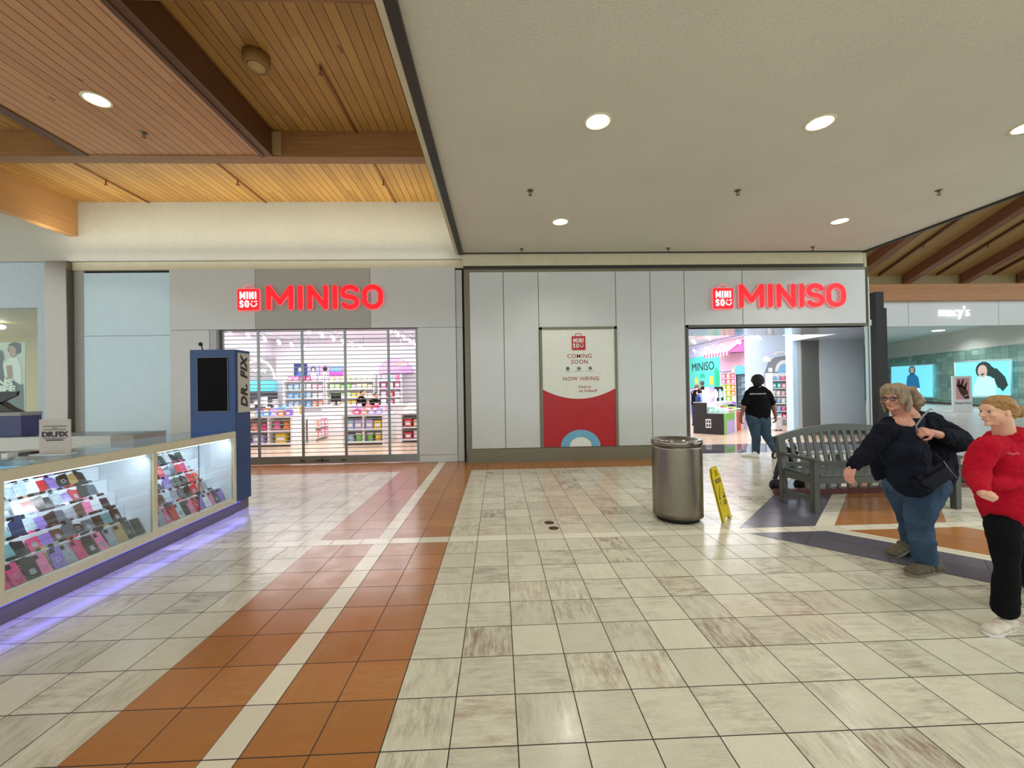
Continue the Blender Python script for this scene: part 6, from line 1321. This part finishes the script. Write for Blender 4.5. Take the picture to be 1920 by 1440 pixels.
h.cap(sR, eR, .068, .060); h.cap(eR, eR.lerp(wR, .85), .058, .042); h.cap(sL, eL, .066, .058); h.cap(eL, eL.lerp(wL, .8), .058, .042); h.cap(J(1858, 905, -.08), J(1905, 905, -.08), .05, .05)
for k in range(12): a = 2*PI*k/12; h.ell(nk+Vector((.068*math.cos(a), .068*math.sin(a), .0+.02*math.cos(a))), .030)
h.ell(nk+Vector((.10, .03, -.01)), (.11, .12, .07))
ho = remesh(h, 'hoodie', redc, ch_, .008, 3, (.07, .026))
c0 = J(1900, 851, -.20)
MB().tube([c0+Vector((.036*(t/14-.5)*2, 0, .007*math.sin(t*1.9)+.003*math.sin(t*.7))) for t in range(15)], .0028, 5).build('chest_print', mat('print_rose', '#cf5a66', .7), ho)
j_ = MB(); j_.cap(J(1886, 975, .02), J(1906, 975, .04), .105, .105); j_.cap(hL_, kF, .088, .058); j_.cap(kF, aF+Vector((0, 0, -.0)), .058, .068); j_.cap(hR_, kB, .088, .058); j_.cap(kB, aB, .058, .068)
remesh(j_, 'trousers', blkc, ch_, .009, 3, (.08, .014))
shw = mat('shoe_cream', '#cfc5b8', .6, noise=.15, nscale=30); sow = mat('sole_white', '#dcd8d2', .5)
shoe((aF.x, aF.y, 0), (-.95, -.25), .86, shw, sow, ch_, 0, 0); shoe((aB.x+.03, aB.y+.05, 0), (-.95, -.15), .86, shw, sow, ch_, 0, .4)
# --- man in black shirt walking into the shop, seen from behind
MY = 8.5
ma = thing('person', 'person in black shirt and jeans walking into the open shop, seen from behind', 'person', (5.7, 8.5, 0)); J = lambda x, y, dy=0.0: W(x, y, MY+dy)
b = MB(); s3 = .265; hc3 = J(1421, 715); P, R = head(b, hc3, (.62, .78, .02), s3)
nk = J(1420, 733, .0); b.cap(P(0, -.1, -.22), nk, .062, .07); ct_ = J(1420, 748, 0); pv = J(1422, 785, 0); b.cap(nk, ct_, .085, .12); b.cap(ct_, pv, .13, .13)
sL, sR = J(1403, 740, -.02), J(1441, 740, .0); eL, wL = J(1394, 764, -.03), J(1389, 783, .02); eR, wR = J(1449, 762, 0), J(1454, 780, .04)
for s__, e__, w__ in ((sL, eL, wL), (sR, eR, wR)): b.cap(ct_, s__, .10, .06); b.cap(s__, e__, .06, .048); b.cap(e__, w__, .046, .03)
hand(b, wL, (.1, .2, -1), (1, .2, 0), .45, 1.0, thumb=-1); hand(b, wR, (.15, .15, -1), (-1, .2, 0), .45, 1.0, thumb=1)
kL, aL = J(1418, 820, .05), J(1417, 850, .12); kR, aR = J(1437, 816, -.02), J(1453, 843, -.22); hL_, hR_ = J(1412, 787, 0), J(1432, 787, 0)
aL.z = .10
b.cap(hL_, kL, .085, .06); b.cap(kL, aL, .06, .045); b.cap(hR_, kR, .085, .06); b.cap(kR, aR, .06, .045)
remesh(b, 'body', skC, ma, .0055, 3); face_parts(P, R, s3, ma, '#2a1c14', '#15110f', '#8a4f48')
h = MB(); h.ell(P(0, -.12, .13), (.42*s3, .46*s3, .42*s3), R); h.ell(P(0, -.32, -.15), (.34*s3, .24*s3, .30*s3), R)
rh = random.Random(5)
for k in range(60):
    a, b2 = rh.uniform(0, 2*PI), rh.uniform(-.6, 1.4); q = P(.38*math.cos(a)*math.cos(b2), -.14+.42*math.sin(a)*math.cos(b2), .08+.40*math.sin(b2))
    if (q-P(0, .35, -.1)).length > .42*s3: h.ell(q, .030)
remesh(h, 'hair', mat('hair_black', '#0c0a0a', .6, noise=.3, nscale=50, bump=.6), ma, .008, 1)
t_ = MB(); t_.cap(J(1420, 742, .0), J(1420, 765, .02), .175, .205); t_.cap(J(1414, 765, .02), J(1415, 778, .02), .185, .175); t_.cap(J(1427, 765, .02), J(1427, 778, .02), .185, .175); t_.cap(J(1406, 740, 0), J(1436, 740, 0), .11, .11); t_.ell(J(1411, 762, .02), (.13, .15, .24)); t_.ell(J(1431, 762, .02), (.13, .15, .24)); t_.cap(J(1404, 738, 0), J(1416, 731, 0), .085, .095); t_.cap(J(1439, 738, 0), J(1426, 731, 0), .085, .095); t_.cap(J(1412, 734, 0), J(1430, 734, 0), .11, .11); t_.ell(J(1408, 745, .0), (.12, .12, .13)); t_.ell(J(1433, 745, .0), (.12, .12, .13))
for s__, e__ in ((sL, eL), (sR, eR)): t_.cap(s__, s__.lerp(e__, .66), .078, .082)
t_.cap(nk, nk+Vector((0, 0, .02)), .075, .07)
sh_ = remesh(t_, 'shirt', blkc, ma, .010, 4, (.14, .006))
text('back_print', 'come as you are', .052, mat('print_white2', '#e8e8ea', .6), sh_, tuple(J(1421, 738, -.23)), rot=(PI/2, 0, 0), sp=1.0)
j_ = MB(); j_.cap(J(1411, 784, .0), J(1432, 784, .0), .135, .135); j_.cap(hL_, kL, .135, .088); j_.cap(kL, aL, .088, .075); j_.cap(hR_, kR, .135, .088); j_.cap(kR, aR, .088, .072)
remesh(j_, 'jeans', jean2, ma, .010, 3, (.08, .014))
shoe((aL.x-.05, aL.y-.02, 0), (-.5, .55), 1.1, white, sow, ma); shoe((aR.x+.04, aR.y-.0, .0), (.35, .9), 1.1, white, cases_blk, ma, .02, .95)
# --- staff, small in the picture
def small_person(label, x, y, hgt, face, shirt, pants, hairm, skm, lean=0.0, arms=None, sit=0.0):
    t = thing('person', label, 'person', (x, y, 0)); k = hgt/1.7; f = Vector((math.cos(face), math.sin(face), 0)); r = Vector((f.y, -f.x, 0)); o = Vector((x, y, 0)); Z = Vector((0, 0, 1))
    b = MB(); hc = o+Z*1.58*k+f*(.06+lean); P, R = head(b, hc, f+Z*-.25, .22*k); nk = o+Z*1.40*k+f*lean*.8; b.cap(P(0, -.1, -.25), nk, .05, .06); ch = o+Z*1.2*k+f*lean*.5; hp = o+Z*.92*k
    b.cap(nk, ch, .08, .14); b.cap(ch, hp, .14, .13)
    arms = arms or [((-.20, .10, 1.08), (-.14, .32, 1.02)), ((.20, .10, 1.08), (.12, .34, 1.02))]
    sl = MB(); sl.cap(nk-Z*.04, ch, .12, .17*k); sl.cap(ch, hp, .17*k, .15*k)
    for sx, (e, w2) in zip((-1, 1), arms):
        s0 = o+r*.18*sx*k+Z*1.34*k+f*lean*.7; e = o+r*e[0]*k+f*e[1]*k+Z*e[2]*k; w2 = o+r*w2[0]*k+f*w2[1]*k+Z*w2[2]*k
        b.cap(ch+Z*.1, s0, .1, .055); b.cap(s0, e, .048, .04); b.cap(e, w2, .038, .026); hand(b, w2, w2-e, Z*-1, .5, .9, thumb=sx); sl.cap(s0, s0.lerp(e, .75), .07, .062)
    lg = MB()
    for sx in (-1, 1): lg.cap(o+r*.09*sx*k+Z*.9*k, o+r*.1*sx*k+Z*.5*k, .10*k, .075*k); lg.cap(o+r*.1*sx*k+Z*.5*k, o+r*.1*sx*k+Z*.1, .075*k, .06*k)
    lg.cap(hp-r*.06, hp+r*.06, .13*k, .13*k)
    for sx in (-1, 1): b.cap(o+r*.09*sx*k+Z*.9*k, o+r*.1*sx*k+Z*.1, .06, .045)
    remesh(b, 'body', skm, t, .009, 2); remesh(sl, 'shirt', shirt, t, .014, 3); remesh(lg, 'trousers', pants, t, .014, 3); face_parts(P, R, .22*k, t)
    h = MB(); h.ell(P(0, -.12, .15), (.36*.22*k, .42*.22*k, .39*.22*k), R); h.ell(P(0, -.32, -.05), (.26*.22*k, .18*.22*k, .28*.22*k), R); remesh(h, 'hair', hairm, t, .01, 2)
    for sx in (-1, 1): shoe(tuple(o+r*.1*sx*k), f, 1.0, cases_blk, cases_blk, t)
    return t
hb_ = mat('hair_brown', '#2a1c17', .6, noise=.3, nscale=50); hb3 = mat('hair_mid', '#6d4a35', .6, noise=.3, nscale=50)
q = W(676, 740, 14.1); small_person('person in black top with pink collar, taller of two behind the grille', q.x, 14.1, 1.62, -.2, blkc, jean2, hb_, skB, .03)
q = W(699, 740, 14.1); small_person('person in black top bending over goods, beside the taller one behind the grille', q.x, 14.15, 1.52, -.5, blkc, jean2, hb_, skB, .08)
q = W(1301, 740, 15.6); small_person('person in black shirt and blue jeans at the shop entrance frame', q.x+.05, 15.6, 1.60, .3, blkc, jean, hb3, skB, .05)
q = W(1318, 740, 16.4); small_person('person seen from behind in dark shirt, beyond the display island', q.x, 16.4, 1.75, 1.6, cloth('shirt_navy', '#14161f'), jean2, mat('hair_grey', '#4a484a', .7), skC, .0)
